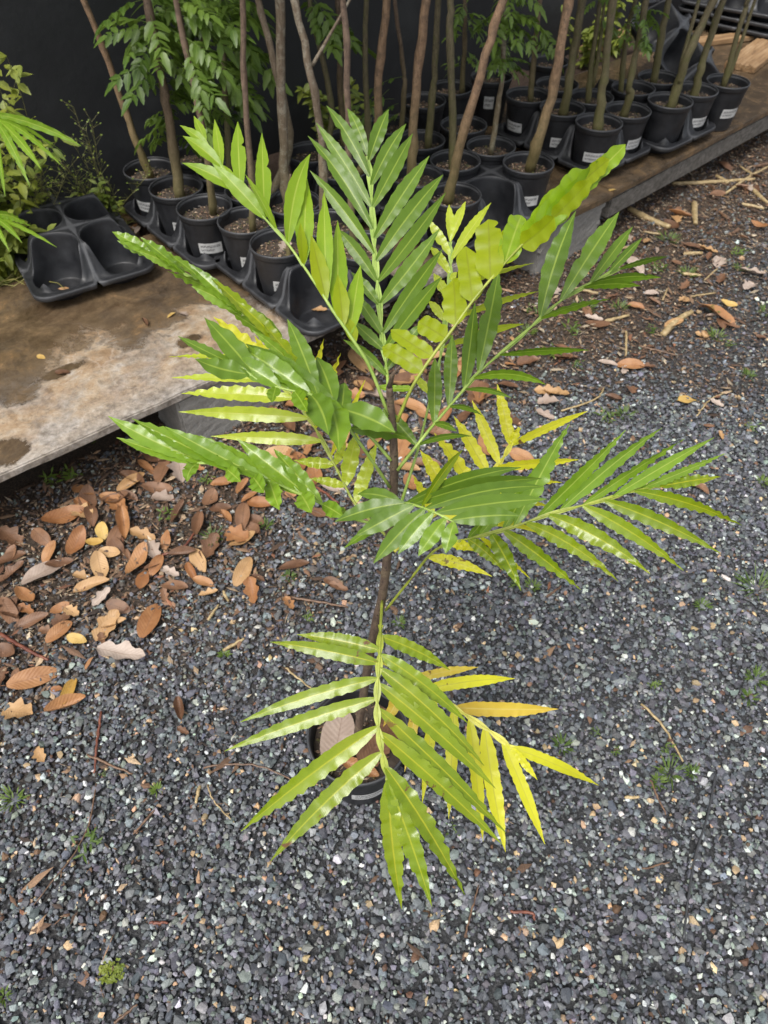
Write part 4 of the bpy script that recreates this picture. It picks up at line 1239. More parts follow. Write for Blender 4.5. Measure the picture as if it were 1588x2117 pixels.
# F4: right frond, leaflets standing on its upper side
fr([(822, 972, None), (869, 912, 0.83), (900, 874, 0.84), (957, 808, 0.855), (995, 765, 0.865), (1076, 696, 0.89), (1112, 663, 0.90), (1162, 620, 0.92), (1217, 588, 0.94), (1260, 565, 0.95), (1300, 548, 0.96)],
   cv(R3c, [(875, 1275, 870, 752, 110, 5, .02), (980, 1145, 1012, 562, 114, 5, .02), (1100, 1010, 1198, 298, 128, 5, .02, None, -10), (1255, 850, 1392, 36, 152, 5, .02, None, -16),
            (1090, 1045, 1497, 1082, 50, 50, -.02, None, 30), (985, 1165, 1257, 1224, 56, 50, -.02, None, 50), (890, 1295, 1052, 1358, 62, 30, -.02, None, 30), (745, 1490, 1168, 1396, 60, 40, -.01, None, 30), (715, 1450, 440, 1172, 96, 10, .02)])
   + cv(R4, [(715, 1160, 948, 478, 126, 5, .02, None, 40), (860, 1035, 1222, 482, 118, 5, .02, None, -14), (1030, 940, 1307, 576, 78, 5, .02, None, -10), (1160, 865, 1366, 648, 52, 0, .01), (1230, 840, 1534, 764, 48, 30, .01),
             (1040, 945, 1486, 897, 66, 45, -.01, 'fresh', 16), (1000, 975, 1356, 950, 66, 40, -.02, 'fresh'), (750, 1150, 1168, 1032, 74, 40, -.02, 'fresh', 12), (430, 1420, 1032, 1355, 60, 50, -.02, 'fresh', 16), (300, 1540, 758, 1572, 70, 40, -.02, 'fresh', 60)]),
   'deep', 'green', (0.3, 5, 20), ruffle=0.05)
# F1: young bright frond to the upper left
fr([(803, 856, None), (765, 760, 0.755), (732, 706, 0.745), (690, 645, 0.74), (665, 606, 0.74), (627, 549, 0.745), (589, 496, 0.75), (545, 449, 0.755), (500, 400, 0.76), (454, 338, 0.77), (426, 294, 0.78)],
   cv(R1, [(1245, 1560, 1256, 1108, 118, 0, .03), (1160, 1440, 1106, 812, 124, 0, .03), (1055, 1330, 1016, 628, 112, 0, .03), (900, 1120, 906, 540, 112, 0, .03), (775, 950, 926, 376, 112, 0, .03, None, 40), (640, 800, 608, 238, 98, 0, .03), (500, 620, 450, 163, 102, 0, .03), (345, 440, 298, 148, 68, 0, .02), (240, 300, 162, 126, 58, 0, .01),
           (1130, 1480, 1106, 1168, 112, 10, .0, 'lime'), (1035, 1320, 930, 903, 118, 10, .0, 'lime'), (880, 1090, 862, 830, 72, 25, .0, 'lime'), (1240, 1610, 1160, 1433, 92, 20, .0, 'lime'),
           (615, 800, 283, 438, 116, 10, -.01), (400, 640, 86, 435, 100, 15, .0), (340, 470, 90, 258, 86, 20, .0), (240, 345, 70, 188, 62, 20, .0), (725, 860, 500, 512, 74, 45, .01), (420, 540, 352, 448, 56, 10, .01)]),
   'young', 'green', (0.5, 4, 20), rad=0.0018, ruffle=0.014, blunt=(0.4, 0.42, 1.7), label='young bright yellow green frond with smooth erect leaflets')
# F3: young lime frond to the upper right, seen along its edge
fr([(821, 872, None), (851, 802, 0.765), (894, 736, 0.755), (932, 686, 0.75), (977, 623, 0.745), (1028, 562, 0.745), (1093, 492, 0.75), (1142, 453, 0.755), (1207, 368, 0.77), (1245, 335, 0.775)],
   cv(R3c, [(750, 885, 438, 664, 135, 10, .02, 'lime', 10), (850, 755, 508, 522, 140, 10, .02, 'lime', 14), (950, 610, 735, 455, 150, 10, .02, 'lime'), (700, 480, 1000, 560, 40, 0, .03, 'young'), (660, 1000, 400, 985, 60, 30, .01, 'young', 30)])
   + cv(R4, [(205, 1190, 176, 905, 150, 0, .02, 'lime'), (325, 1060, 252, 700, 150, 5, .02, 'lime'), (400, 935, 396, 530, 160, 5, .02, 'lime'), (505, 810, 545, 600, 120, 10, .02, 'lime'), (560, 690, 812, 515, 135, 10, -.01, 'lime', -30), (450, 800, 605, 505, 130, 10, .03),
             (600, 680, 860, 330, 150, 15, .02, None, -30), (680, 590, 1010, 215, 150, 15, .02, None, -36), (760, 540, 1132, 162, 130, 20, .015), (790, 540, 1035, 285, 120, 20, -.01, 'lime', -20), (880, 400, 1160, 150, 105, 20, .0, 'lime'), (960, 320, 1262, 56, 100, 15, .01, None, -24)]),
   'young', 'olive', (0.35, 3, 40), rad=0.0018, ruffle=0.06, blunt=(0.16, 0.72, 2.4), label='young lime coloured frond lit through, seen along its edge')
# F10: frond in front of the stem
fr([(812, 1062, None), (822, 1046, 0.83), (837, 1040, 0.79), (869, 1048, 0.765), (900, 1060, 0.75), (938, 1079, 0.74)],
   cv(R7, [(505, 815, 1262, 592, 96, 25, .03, None, 20), (560, 805, 1397, 665, 108, 20, .02, None, 20), (650, 835, 1408, 718, 106, 15, .02, None, 16), (720, 870, 1432, 800, 118, 10, .01, None, 20), (800, 930, 1254, 908, 118, 5, .0, None, 14),
           (480, 825, 188, 768, 100, 15, .03, None, -20), (500, 845, 38, 948, 118, 10, .02, None, -14), (560, 860, 183, 1040, 124, 5, .01), (510, 865, 98, 1122, 96, 20, .04), (625, 880, 293, 1222, 124, 0, .0, None, -14), (690, 895, 453, 1162, 106, 0, .0, 'fresh', -14), (755, 930, 588, 1174, 112, 0, -.01, 'fresh', -12), (820, 955, 766, 1157, 106, 0, -.01, 'fresh'),
           (615, 800, 878, 476, 72, 35, .05, 'aged', 20)]),
   'deep', 'green', (0.5, 3, 0), ruffle=0.03, label='frond fanning out in front of the stem')
# small buds at the tip
bud = link('bud', pydata('bud', *tube_data([SL[-1] - POTXY, SL[-1] - POTXY + Vector((0.004, 0, 0.018)), SL[-1] - POTXY + Vector((0.011, -0.003, 0.03))], [0.0032, 0.0022, 0.0006], 7)), BM['stem'], plant)

# ------------------------------------------------------------------ second fern tree, its pot standing left of the frame
p2 = uv(-1.28, 0.62, ZB + 0.001)
plant2 = empty('potted_fern_tree', p2)
tag(plant2, 'second fern tree on the tan slab with fronds drooping over the empty tray', 'potted plant')
add_pot(plant2, 1, heading(p2, EYE) + math.pi / 2, 1.0, 3)
s2p = [p2 + Vector((0, 0, 0.155)), p2 + Vector((0.01, 0, 0.4)), p2 + Vector((0.03, -0.01, 0.62)), p2 + Vector((0.04, -0.02, 0.78))]
S2L = catmull(s2p, 20)
link('stem', pydata('stem', *tube_data([q - p2 for q in S2L], [0.008 - 0.0002 * k for k in range(21)], 9)), BM['stem'], plant2)
def fr2(*a, **k):
    return build_frond(plant2, p2, *a, **k)
def proj(q):
    rel = q - EYE
    dd = rel.dot(FWD)
    return (CX + F * rel.x / dd, CY - F * rel.dot(UPV) / dd, dd)
c1 = (0, 0, 2.996)
t1 = proj(S2L[16]); t2 = proj(S2L[10]); t3 = proj(S2L[19])
D2 = 1.75
fr2([t1, (-140, 190, D2), (-90, 205, D2 - 0.02), (-40, 225, D2 - 0.03), (-5, 245, D2 - 0.03)],
    cv(c1, [(-80, 720, 505, 905, 52, 20, -.05, None, 40), (-60, 760, 258, 1052, 50, 20, -.06, None, 30), (-120, 800, 187, 1162, 48, 20, -.06, None, 30), (120, 790, 387, 1032, 44, 20, -.05, None, 24), (180, 830, 402, 952, 28, 30, -.04, None, 20), (-160, 880, 32, 1222, 34, 20, -.06, None, 20), (60, 850, 90, 1000, 36, 30, -.02, 'aged')]),
    'light', 'green', (0.5, 4, 0), ruffle=0.1)
fr2([t2, (-120, 425, D2), (-70, 432, D2 - 0.03), (-20, 445, D2 - 0.04)],
    cv(c1, [(-60, 1330, 192, 1402, 48, 20, -.03, None, 24), (-30, 1360, 352, 1532, 26, 30, -.05, None, 20), (-90, 1390, 137, 1504, 36, 20, -.04, None, 24), (-120, 1420, 60, 1560, 34, 20, -.04, None, 20)]),
    'light', 'green', (0.5, 4, 0), ruffle=0.1)
fr2([t3, (-200, 60, D2 + 0.1), (-160, 20, D2 + 0.15), (-120, 0, D2 + 0.2)],
    [(-200, 60, -260, -40, 20), (-190, 40, -110, 70, 20, 0, .0), (-160, 20, -200, -80, 20), (-140, 10, -60, 40, 20), (-120, 0, -90, -80, 20)], 'fresh', 'green', (0.5, 4, 0), ruffle=0.05)

# ------------------------------------------------------------------ weeds by the wall
def small_leaf(vs, fs, uvs, p, dv, ln, wd, nrm):
    nrm = (nrm - dv * nrm.dot(dv)).normalized()
    side = nrm.cross(dv)
    k0 = len(vs)
    for t, h in ((0, 0.1), (0.3, 0.9), (0.62, 0.85), (1.0, 0.04)):
        c = p + dv * (ln * t) - Vector((0, 0, 1)) * 0.18 * ln * t * t
        vs.extend([c - side * wd * h + nrm * wd * h * 0.2, c, c + side * wd * h + nrm * wd * h * 0.2])
        uvs.extend([(t, 0), (t, 0.5), (t, 1)])
    for i in range(3):
        a = k0 + i * 3
        fs.extend([(a, a + 1, a + 4, a + 3), (a + 1, a + 2, a + 5, a + 4)])
M_WSTEM = stalk_mat('weed_stem', (0.10, 0.11, 0.035), (0.20, 0.18, 0.07))
M_STRAW = stalk_mat('dry_straw', (0.26, 0.19, 0.09), (0.45, 0.34, 0.18))
def weed(u, v, z, h, nst, label, seed, leaf=0.05, cat='weed', airy=False):
    r = random.Random(seed)
    base = uv(u, v, z)
    root = empty('weed', base)
    tag(root, label, cat, 'weeds growing along the wall')
    sv, sf = [], []
    vs, fs, uvs = [], [], []
    for s in range(nst):
        a = r.uniform(0, 6.28)
        ln = h * r.uniform(0.6, 1.1)
        lean = r.uniform(0.1, 0.5)
        p0 = Vector((r.uniform(-0.06, 0.06), r.uniform(-0.05, 0.03), 0))
        dirv = Vector((math.cos(a) * lean, math.sin(a) * lean * 0.5 - 0.06, 1)).normalized()
        pts = [p0]
        for k in range(6):
            dirv = (dirv + Vector((r.uniform(-0.2, 0.2), r.uniform(-0.15, 0.1), -0.05))).normalized()
            pts.append(pts[-1] + dirv * ln / 6)
        for q in pts:                       # stay clear of the wall
            wv = to_uv(q + base)[1]
            if wv > 1.24: q -= V2 * (wv - 1.24)
        tv, tf = tube_data(pts, [0.002 - 0.00022 * k for k in range(7)], 5, False)
        o = len(sv); sv += tv; sf += [tuple(x + o for x in f) for f in tf]
        C = catmull(pts, 18)
        for k in range(2, 19):
            if airy and k > 9:
                for _ in range(2):
                    dd = Vector((r.uniform(-1, 1), r.uniform(-1, 0.4), r.uniform(0.2, 1))).normalized()
                    e = C[k] + dd * r.uniform(0.015, 0.05)
                    tv, tf = tube_data([C[k], e], [0.0008, 0.0005], 4, False)
                    o = len(sv); sv += tv; sf += [tuple(x + o for x in f) for f in tf]
                    small_leaf(vs, fs, uvs, e, dd, 0.009, 0.0035, Vector((0, -0.5, 1)))
                continue
            for _ in range(2 if r.random() < 0.6 else 1):
                dd = Vector((r.uniform(-1, 1), r.uniform(-1, 0.5), r.uniform(-0.4, 0.6))).normalized()
                small_leaf(vs, fs, uvs, C[k], dd, leaf * r.uniform(0.5, 1.2), leaf * 0.24 * r.uniform(0.7, 1.2), Vector((r.uniform(-0.4, 0.4), r.uniform(-0.8, 0.1), 1)).normalized())
    link('stems', pydata('stems', sv, sf), M_WSTEM, root)
    lo = link('foliage', pydata('foliage', vs, fs, True, uvs), LM['weed'], root)
    lo['kind'] = 'stuff'
    return root
weed(-0.56, 1.17, 0.2, 0.55, 14, 'tall leafy weed with broad leaves against the charcoal wall', 1, 0.055)
weed(-0.62, 1.10, 0.2, 0.5, 13, 'leafy weed with oval yellowing leaves left of the leaning orange trunk', 2, 0.052)
weed(-0.36, 1.15, 0.2, 0.45, 13, 'wispy weed with tiny seed heads in front of the charcoal wall', 3, 0.04, airy=True)
weed(-0.17, 1.14, 0.2, 0.42, 12, 'thin weed gone to seed beside the first sapling pot', 4, 0.035, airy=True)
weed(-0.70, 1.20, 0.2, 0.62, 12, 'tallest weed rising against the wall behind the drooping fronds', 15, 0.055)
weed(-0.47, 1.19, 0.2, 0.66, 12, 'upright weed with hanging oval leaves against the wall', 16, 0.052)
weed(-0.22, 1.2, 0.2, 0.15, 12, 'low yellow green weed at the wall foot behind the empty tray', 17, 0.05)
weed(-0.58, 1.04, 0.2, 0.24, 12, 'thick low weed beside the empty tray', 18, 0.055)
weed(-1.15, 1.12, 0.2, 0.55, 9, 'bushy weed at the outer end of the wall', 5, 0.06)
weed(-0.7, 1.04, 0.2, 0.25, 10, 'low sprawling weed behind the empty tray', 6, 0.055)
weed(-0.12, 1.2, 0.2, 0.14, 8, 'low matted weed at the wall foot by the first pot', 7, 0.04)
weed(3.0, 1.12, 0.2, 0.3, 8, 'bright leafy weed by the wall beyond the saplings', 8, 0.06)
weed(2.75, 1.08, 0.2, 0.28, 7, 'green weed by the wall behind the propped tray', 9, 0.06)
weed(1.0, 1.13, 0.2, 0.35, 7, 'shaded weed with yellow green leaves between the trunks', 10, 0.055)
# sprawl of dry and green runners behind the tray: nobody could count them
def runners():
    r = random.Random(31)
    sv, sf = [], []
    for k in range(190):
        a, b = r.uniform(-1.35, -0.12), r.uniform(0.93, 1.2)
        p = uv(a, b, 0.235 if b < 0.99 else 0.215 + r.uniform(0, 0.03))
        hd = r.uniform(0, 6.28)
        pts = [p]
        for q in range(4):
            hd += r.uniform(-0.5, 0.5)
            n_ = pts[-1] + Vector((math.cos(hd), math.sin(hd), r.uniform(-0.25, 0.4))) * 0.05
            n_.z = max(n_.z, 0.235)
            wv = to_uv(n_)[1]
            if wv > 1.24: n_ -= V2 * (wv - 1.24)
            pts.append(n_)
        tv, tf = tube_data(pts, [0.0014] * 5, 4, False)
        o = len(sv); sv += tv; sf += [tuple(x + o for x in f) for f in tf]
    o = link('runners', pydata('runners', sv, sf), stalk_mat('runner_stem', (0.14, 0.15, 0.03), (0.33, 0.29, 0.09)))
    tag(o, 'tangle of thin green and dry runners behind the empty tray', 'weeds', kind='stuff')
runners()

# ------------------------------------------------------------------ fallen leaves
def dead_leaf_mesh(seed, ratio=0.46, curl=0.25, lobed=False):
    r = random.Random(seed)
    N = 12
    vs, fs, uvs = [], [], []
    acr = (-1, -0.5, 0, 0.5, 1)
    bendl = r.uniform(-0.2, 0.45)
    tw = r.uniform(-0.6, 0.6)
    cl = curl * r.uniform(0.5, 1.5)
    for i in range(N + 1):
        t = i / N
        hw = 0.5 * ratio * max(0, math.sin(math.pi * (0.02 + 0.965 * t) ** 0.9)) ** 0.66
        if lobed: hw *= 1 + 0.28 * math.sin(t * 17 + seed)
        for a in acr:
            x = t - 0.5
            y = a * hw * (1 + 0.05 * math.sin(9 * t + a))
            z = cl * (abs(a) ** 1.6) * hw * 1.1 + bendl * (t - 0.5) ** 2 + tw * (t - 0.5) * a * hw * 0.8 + 0.012 * math.sin(11 * t + 3 * a + seed)
            vs.append((x, y, z))
            uvs.append((t, 0.5 + a / 2))
    zmin = min(v[2] for v in vs)
    vs = [(x, y, z - zmin) for x, y, z in vs]
    for i in range(N):
        for j in range(4):
            a = i * 5 + j
            fs.append((a, a + 1, a + 6, a + 5))
    # short stalk
    tv, tf = tube_data([(-0.5, 0, vs[2][2]), (-0.6, 0.01, vs[2][2] + 0.005)], [0.008, 0.006], 5)
    o = len(vs)
    vs += tv; uvs += [(0, 0.5)] * len(tv); fs += [tuple(x + o for x in f) for f in tf]
    return vs, fs, uvs
SHAPES = [dead_leaf_mesh(1, 0.46, 0.2), dead_leaf_mesh(2, 0.52, 0.35), dead_leaf_mesh(3, 0.40, 0.5), dead_leaf_mesh(4, 0.56, 0.15), dead_leaf_mesh(5, 0.45, 0.3, True), dead_leaf_mesh(6, 0.35, 0.9), dead_leaf_mesh(7, 0.62, 0.3, True)]
ME_DL = {}
def dl(shape, mat):
    if (shape, mat) not in ME_DL:
        me = pydata('fallen_leaf', *SHAPES[shape][:2], True, SHAPES[shape][2])
        me.materials.append(DM[mat])
        ME_DL[(shape, mat)] = me
    return ME_DL[(shape, mat)]
LANDM = []
def _lm(p, t): LANDM.append((p.x, p.y, t))
_lm(uv(-0.29, 0.0), 'the grey concrete block'); _lm(atz(380, 1120, 0), 'the dark red curved stem'); _lm(atz(50, 1340, 0), 'the half buried dark branch'); _lm(atz(460, 1270, 0), 'the pale straw sticks')
_lm(atz(205, 1530, 0), 'the upright red stem on gravel'); _lm(uv(-1.0, 0.0), 'the outer part of the slab edge'); _lm(atz(630, 1020, 0), 'the dark red stem under the left frond'); _lm(atz(660, 1245, 0), 'the pale brown twig left of the stem')
_lm(uv(1.35, -0.02), 'the mossy concrete block'); _lm(atz(1400, 668, 0), 'the broad pale bark strip'); _lm(atz(1437, 440, 0), 'the curved tan bark strip'); _lm(atz(1480, 376, 0), 'the long pale stalk by the beam')
_lm(atz(1200, 835, 0), 'the dry stalk on gravel'); _lm(Vector((0.0, 0.62, 0)), 'the fern tree pot'); _lm(atz(800, 1075, 0), 'the brown twig behind the stem'); _lm(atz(1340, 455, 0), 'the bark strip beside the block'); _lm(uv(2.7, 0.0), 'the far end of the beam')
_lm(atz(1370, 1510, 0), 'the long straw on gravel'); _lm(atz(1440, 1760, 0), 'the black tube'); _lm(atz(180, 1750, 0), 'the long thin stem on gravel'); _lm(atz(1490, 820, 0), 'the thin bent grass stalk'); _lm(atz(1294, 710, 0), 'the straw between the tufts')
_lm(atz(520, 1582, 0), 'the arched brown stem'); _lm(atz(1145, 1222, 0), 'the dark twig below the wide frond'); _lm(uv(0.45, 0.1), 'the gap between the two slabs')
def near(p):
    return min(LANDM, key=lambda q: (q[0] - p.x) ** 2 + (q[1] - p.y) ** 2)[2]
WORDS = {'orange': 'rusty orange', 'tan': 'light tan', 'brown': 'dark brown', 'grey': 'pale grey', 'gold': 'golden yellow'}
FORM = {0: 'oval', 1: 'broad cupped', 2: 'narrow cupped', 3: 'flat round', 4: 'ragged', 5: 'rolled up', 6: 'broad torn'}
def fallen(px, py, lpx, ang, mat, shape, z=0.0115, where=None):
    p = atz(px, py, z)
    dep = (p - EYE).dot(FWD)
    # heading on the ground that shows this angle in the picture
    a = math.radians(ang)
    q = atz(px + 12 * math.cos(a), py + 12 * math.sin(a), z)
    hd = heading(p, q)
    L = lpx * dep / F * (1 + 0.35 * abs(math.sin(a)) * (1 - min(1, py / 1900)))
    o = link('fallen_leaf', dl(shape, mat))
    r = random.Random(int(px * 7 + py))
    o.location = (p.x, p.y, z)
    L *= r.uniform(1.0, 1.22)
    o.scale = (L, L * r.uniform(0.85, 1.2), L * r.uniform(0.8, 1.7))
    o.rotation_euler = (r.uniform(-0.32, 0.32), r.uniform(-0.22, 0.22), hd)
    u_, v_ = to_uv(p)
    sz = 'large' if L > 0.085 else 'small' if L < 0.055 else 'medium'
    wh = where or 'near ' + near(p)
    g = f'{sz} {FORM[shape]} {WORDS[mat]} fallen leaves {wh}'
    tag(o, f'{sz} {FORM[shape]} {WORDS[mat]} fallen leaf {wh}', 'fallen leaf', g)
    return o
S1 = 2.269
LST = [(705, 870, 170, -70, 'orange', 0), (650, 590, 150, -60, 'orange', 1), (670, 675, 95, -80, 'orange', 3), (735, 610, 90, -60, 'orange', 0), (470, 620, 120, 80, 'tan', 1), (430, 705, 165, -15, 'tan', 2), (360, 500, 135, -60, 'orange', 1), (550, 520, 115, 50, 'brown', 0), (800, 645, 100, 30, 'grey', 4), (570, 1025, 200, 10, 'grey', 4), (160, 1140, 195, -20, 'orange', 0), (325, 1200, 115, -70, 'gold', 2), (85, 1300, 130, 10, 'tan', 6), (310, 1275, 150, -25, 'orange', 5), (360, 955, 78, 10, 'gold', 3), (205, 650, 185, -30, 'grey', 0), (120, 755, 105, 40, 'orange', 1), (555, 805, 105, 15, 'brown', 3), (820, 710, 115, 5, 'brown', 0), (955, 690, 105, 15, 'orange', 2), (390, 260, 115, 20, 'orange', 3), (300, 380, 155, -20, 'orange', 1), (430, 380, 105, 80, 'brown', 0), (50, 580, 120, -20, 'brown', 0), (670, 470, 125, 15, 'tan', 4), (780, 490, 85, -80, 'orange', 3), (1140, 490, 115, -20, 'tan', 1), (1140, 640, 135, -60, 'tan', 0), (1185, 730, 105, 80, 'orange', 4), (1380, 612, 120, -10, 'brown', 0), (1210, 670, 65, 30, 'brown', 2), (1220, 320, 110, 10, 'orange', 0), (1045, 222, 95, -15, 'orange', 0), (1035, 342, 95, 0, 'brown', 0), (770, 170, 125, -70, 'brown', 0), (845, 165, 110, 80, 'grey', 6), (620, 225, 115, -25, 'tan', 5), (740, 250, 125, 0, 'brown', 1), (765, 300, 90, 10, 'grey', 6), (730, 100, 100, 30, 'brown', 1), (685, 150, 95, 40, 'orange', 2), (845, 1290, 115, 80, 'brown', 5), (860, 1385, 60, 30, 'brown', 4), (540, 300, 125, -10, 'brown', 1), (605, 285, 80, 20, 'brown', 2), (200, 480, 120, 40, 'brown', 0), (280, 600, 110, -15, 'brown', 1), (150, 870, 145, -20, 'brown', 2), (340, 830, 90, 35, 'tan', 4), (290, 865, 80, -30, 'brown', 6), (45, 830, 145, 60, 'brown', 0), (30, 1010, 110, 20, 'brown', 1), (420, 1070, 62, -60, 'orange', 2), (265, 1190, 52, 0, 'orange', 3), (480, 955, 62, 70, 'brown', 4), (480, 760, 90, -40, 'grey', 4), (480, 450, 75, 80, 'gold', 3), (445, 500, 70, 0, 'gold', 1), (235, 550, 100, -60, 'orange', 0), (60, 650, 120, -40, 'brown', 4), (220, 920, 70, 10, 'brown', 6), (980, 745, 80, -10, 'tan', 4), (1200, 400, 80, 20, 'brown', 3), (1060, 390, 90, 50, 'orange', 5), (860, 560, 120, -5, 'brown', 5), (720, 545, 100, 70, 'grey', 6), (1355, 790, 70, 60, 'orange', 4), (1170, 290, 70, -30, 'orange', 0), (1180, 440, 90, 30, 'brown', 1), (900, 640, 90, 60, 'orange', 2), (770, 750, 60, 80, 'brown', 4), (190, 1500, 80, 60, 'tan', 6), (600, 560, 60, 70, 'brown', 2), (1500, 365, 90, 10, 'brown', 1), (1560, 690, 80, 20, 'brown', 0)]
for (x, y, l, a, m, s) in LST:
    fallen(x / S1, 900 + y / S1, l / S1, a, m, s)
S2 = 3.254
for (x, y, l, a, m, s) in [(1240, 1050, 205, 25, 'orange', 0), (1340, 1120, 100, 20, 'brown', 4), (1320, 970, 95, 10, 'gold', 1), (1480, 765, 140, 15, 'grey', 4), (1460, 855, 110, -30, 'grey', 6), (1525, 445, 115, 30, 'orange', 1), (1185, 615, 105, 10, 'tan', 4), (990, 375, 145, 5, 'orange', 5), (700, 990, 95, 15, 'orange', 2), (660, 1390, 170, 5, 'orange', 0), (770, 1395, 100, 10, 'brown', 4), (225, 1330, 145, 0, 'brown', 6), (690, 720, 145, 35, 'grey', 2), (415, 1070, 115, 10, 'grey', 4), (440, 1110, 150, 10, 'brown', 1), (950, 1110, 150, -20, 'tan', 5), (1250, 230, 90, 0, 'brown', 0), (1545, 1195, 70, 20, 'brown', 3), (1080, 590, 120, 20, 'brown', 2), (940, 440, 90, 30, 'brown', 1), (1290, 50, 100, 20, 'brown', 0), (1010, 945, 60, -40, 'tan', 4), (510, 1370, 110, 20, 'grey', 2), (370, 1030, 90, 70, 'brown', 3)]:
    fallen(1100 + x / S2, 330 + y / S2, l / S2, a, m, s)
S3 = 2.7
for (x, y, l, a, m, s) in [(1135, 615, 95, -10, 'gold', 3), (1300, 632, 75, 20, 'grey', 4), (405, 575, 115, 10, 'tan', 4), (360, 625, 110, 5, 'grey', 6), (340, 700, 95, 20, 'grey', 4), (1205, 1105, 105, 40, 'brown', 2), (1255, 760, 60, 0, 'brown', 5), (1325, 810, 50, 60, 'tan', 4), (150, 415, 70, 20, 'orange', 3), (130, 535, 110, 10, 'brown', 0), (250, 400, 110, -10, 'brown', 6)]:
    fallen(1000 + x / S3, 600 + y / S3, l / S3, a, m, s)
for (x, y, l, a, m, s) in [(848, 842, 62, 15, 'orange', 0), (880, 862, 36, 20, 'orange', 3), (780, 822, 60, 20, 'grey', 6), (835, 785, 60, -20, 'tan', 4), (1005, 925, 60, 80, 'orange', 1), (1080, 945, 55, 20, 'orange', 3), (850, 1000, 42, 70, 'orange', 1), (838, 970, 52, 10, 'tan', 0), (760, 800, 50, 60, 'brown', 1), (905, 900, 60, 20, 'brown', 0), (1160, 740, 42, 20, 'brown', 1), (1130, 810, 46, 10, 'tan', 4), (690, 1010, 50, 10, 'grey', 2), (700, 920, 46, 20, 'tan', 0), (960, 860, 40, -30, 'brown', 3), (880, 960, 56, 5, 'brown', 2), (1060, 870, 36, 20, 'brown', 3), (700, 1215, 40, 20, 'brown', 4)]:
    fallen(x, y, l, a, m, s)
# more along the foot of the bench
r_ = random.Random(77)
for k in range(78):
    a, b = r_.uniform(-1.3, 0.5), r_.uniform(-0.42, 0.06)
    q = proj(uv(a, b, 0.004))
    fallen(q[0], q[1], r_.uniform(34, 62), r_.uniform(-90, 90), r_.choice(['brown', 'orange', 'orange', 'brown', 'tan']), r_.choice([0, 1, 2, 4, 5, 6]), 0.0105)
for k in range(60):
    a, b = r_.uniform(0.7, 3.4), r_.uniform(-0.75, -0.05)
    q = proj(uv(a, b, 0.004))
    fallen(q[0], q[1], r_.uniform(16, 30), r_.uniform(-90, 90), r_.choice(['brown', 'brown', 'tan', 'brown', 'grey']), r_.choice([0, 2, 4, 5, 6]), 0.0105)
# leaves lying on or in other things
fallen(700, 1525, 105, -80, 'grey', 3, 0.182, 'on the soil of the fern tree pot')
fallen(772, 1545, 95, -60, 'brown', 4, 0.180, 'on the soil of the fern tree pot')
fallen(745, 1588, 70, 20, 'orange', 2, 0.180, 'on the soil of the fern tree pot')
fallen(800, 1500, 70, 60, 'brown', 1, 0.180, 'on the soil of the fern tree pot')
fallen(660, 640, 30, 10, 'tan', 4, ZB + 0.006, 'in the empty pocket of a tray')
fallen(590, 512, 32, -60, 'grey', 6, ZB + 0.165, 'on the soil of a sapling pot')
fallen(135, 600, 26, 5, 'tan', 5, ZB + 0.006, 'in the empty tray on the slab')
fallen(298, 548, 20, 40, 'orange', 2, ZB + 0.002, 'on the slab beside the empty tray')
fallen(85, 738, 16, 10, 'gold', 3, ZB + 0.002, 'on the tan slab')
fallen(355, 652, 16, -30, 'gold', 2, ZB + 0.002, 'on the wet part of the slab')
fallen(380, 650, 18, 30, 'grey', 6, ZB + 0.002, 'on the wet part of the slab')
fallen(300, 668, 24, 60, 'brown', 5, ZB + 0.002, 'on the wet part of the slab')
fallen(130, 770, 30, 0, 'brown', 3, ZB + 0.0015, 'in a stain on the tan slab')
fallen(1266, 393, 14, 0, 'gold', 3, ZB + 0.002, 'on the dark wet slab')
fallen(218, 390, 30, 60, 'gold', 0, 0.24, 'on the mulch beside the first pot')
for k in range(16):
    a, b = r_.uniform(-0.3, -0.08), r_.uniform(1.0, 1.15)
    q = proj(uv(a, b, 0.22))
    fallen(q[0], q[1], r_.uniform(14, 24), r_.uniform(-90, 90), r_.choice(['brown', 'grey', 'orange', 'tan']), r_.choice([0, 2, 4, 6]), 0.222, 'on the mulch beside the first pot')

# ------------------------------------------------------------------ twigs, straws, bark strips, drip tube
TW = {'brown': stalk_mat('twig_brown', (0.09, 0.05, 0.03), (0.19, 0.11, 0.065)), 'straw': M_STRAW, 'red': stalk_mat('twig_red', (0.10, 0.03, 0.02), (0.20, 0.07, 0.04))}
def twig(pts, wpx, mat, label, z=0.010, name='twig', cat='twig'):
    P3 = [atz(a, b, z) for a, b in pts]
    c = P3[0].copy(); c.z = z
    dep = (P3[0] - EYE).dot(FWD)
    C = catmull(P3, 14) if len(P3) > 2 else [P3[0].lerp(P3[1], k / 14) for k in range(15)]
    r = random.Random(int(pts[0][0] + pts[0][1]))
    C = [q + Vector((r.uniform(-1, 1), r.uniform(-1, 1), r.uniform(-0.5, 1))) * 0.0014 for q in C]
    rd = wpx * dep / F / 2
    o = link(name, pydata(name, *tube_data([q - c for q in C], [rd * (1.1 - 0.5 * abs(k / 14 - 0.3)) for k in range(15)], 6)), TW[mat])
    o.location = c
    if label.startswith('stray'):
        label = ('stray pale straw bit near ' if mat == 'straw' else 'stray brown stalk bit near ') + near(P3[0])
    tag(o, label, cat, 'twigs and straws lying on the ground')
twig([(1325, 1455), (1370, 1500), (1412, 1575)], 5, 'straw', 'long straw lying across the grass tufts in the gravel')
twig([(1345, 1612), (1360, 1650), (1377, 1685)], 4, 'brown', 'short dark twig on the gravel below the long straw')
twig([(1292, 1648), (1320, 1648)], 7, 'straw', 'stubby pale wood chip on open gravel')
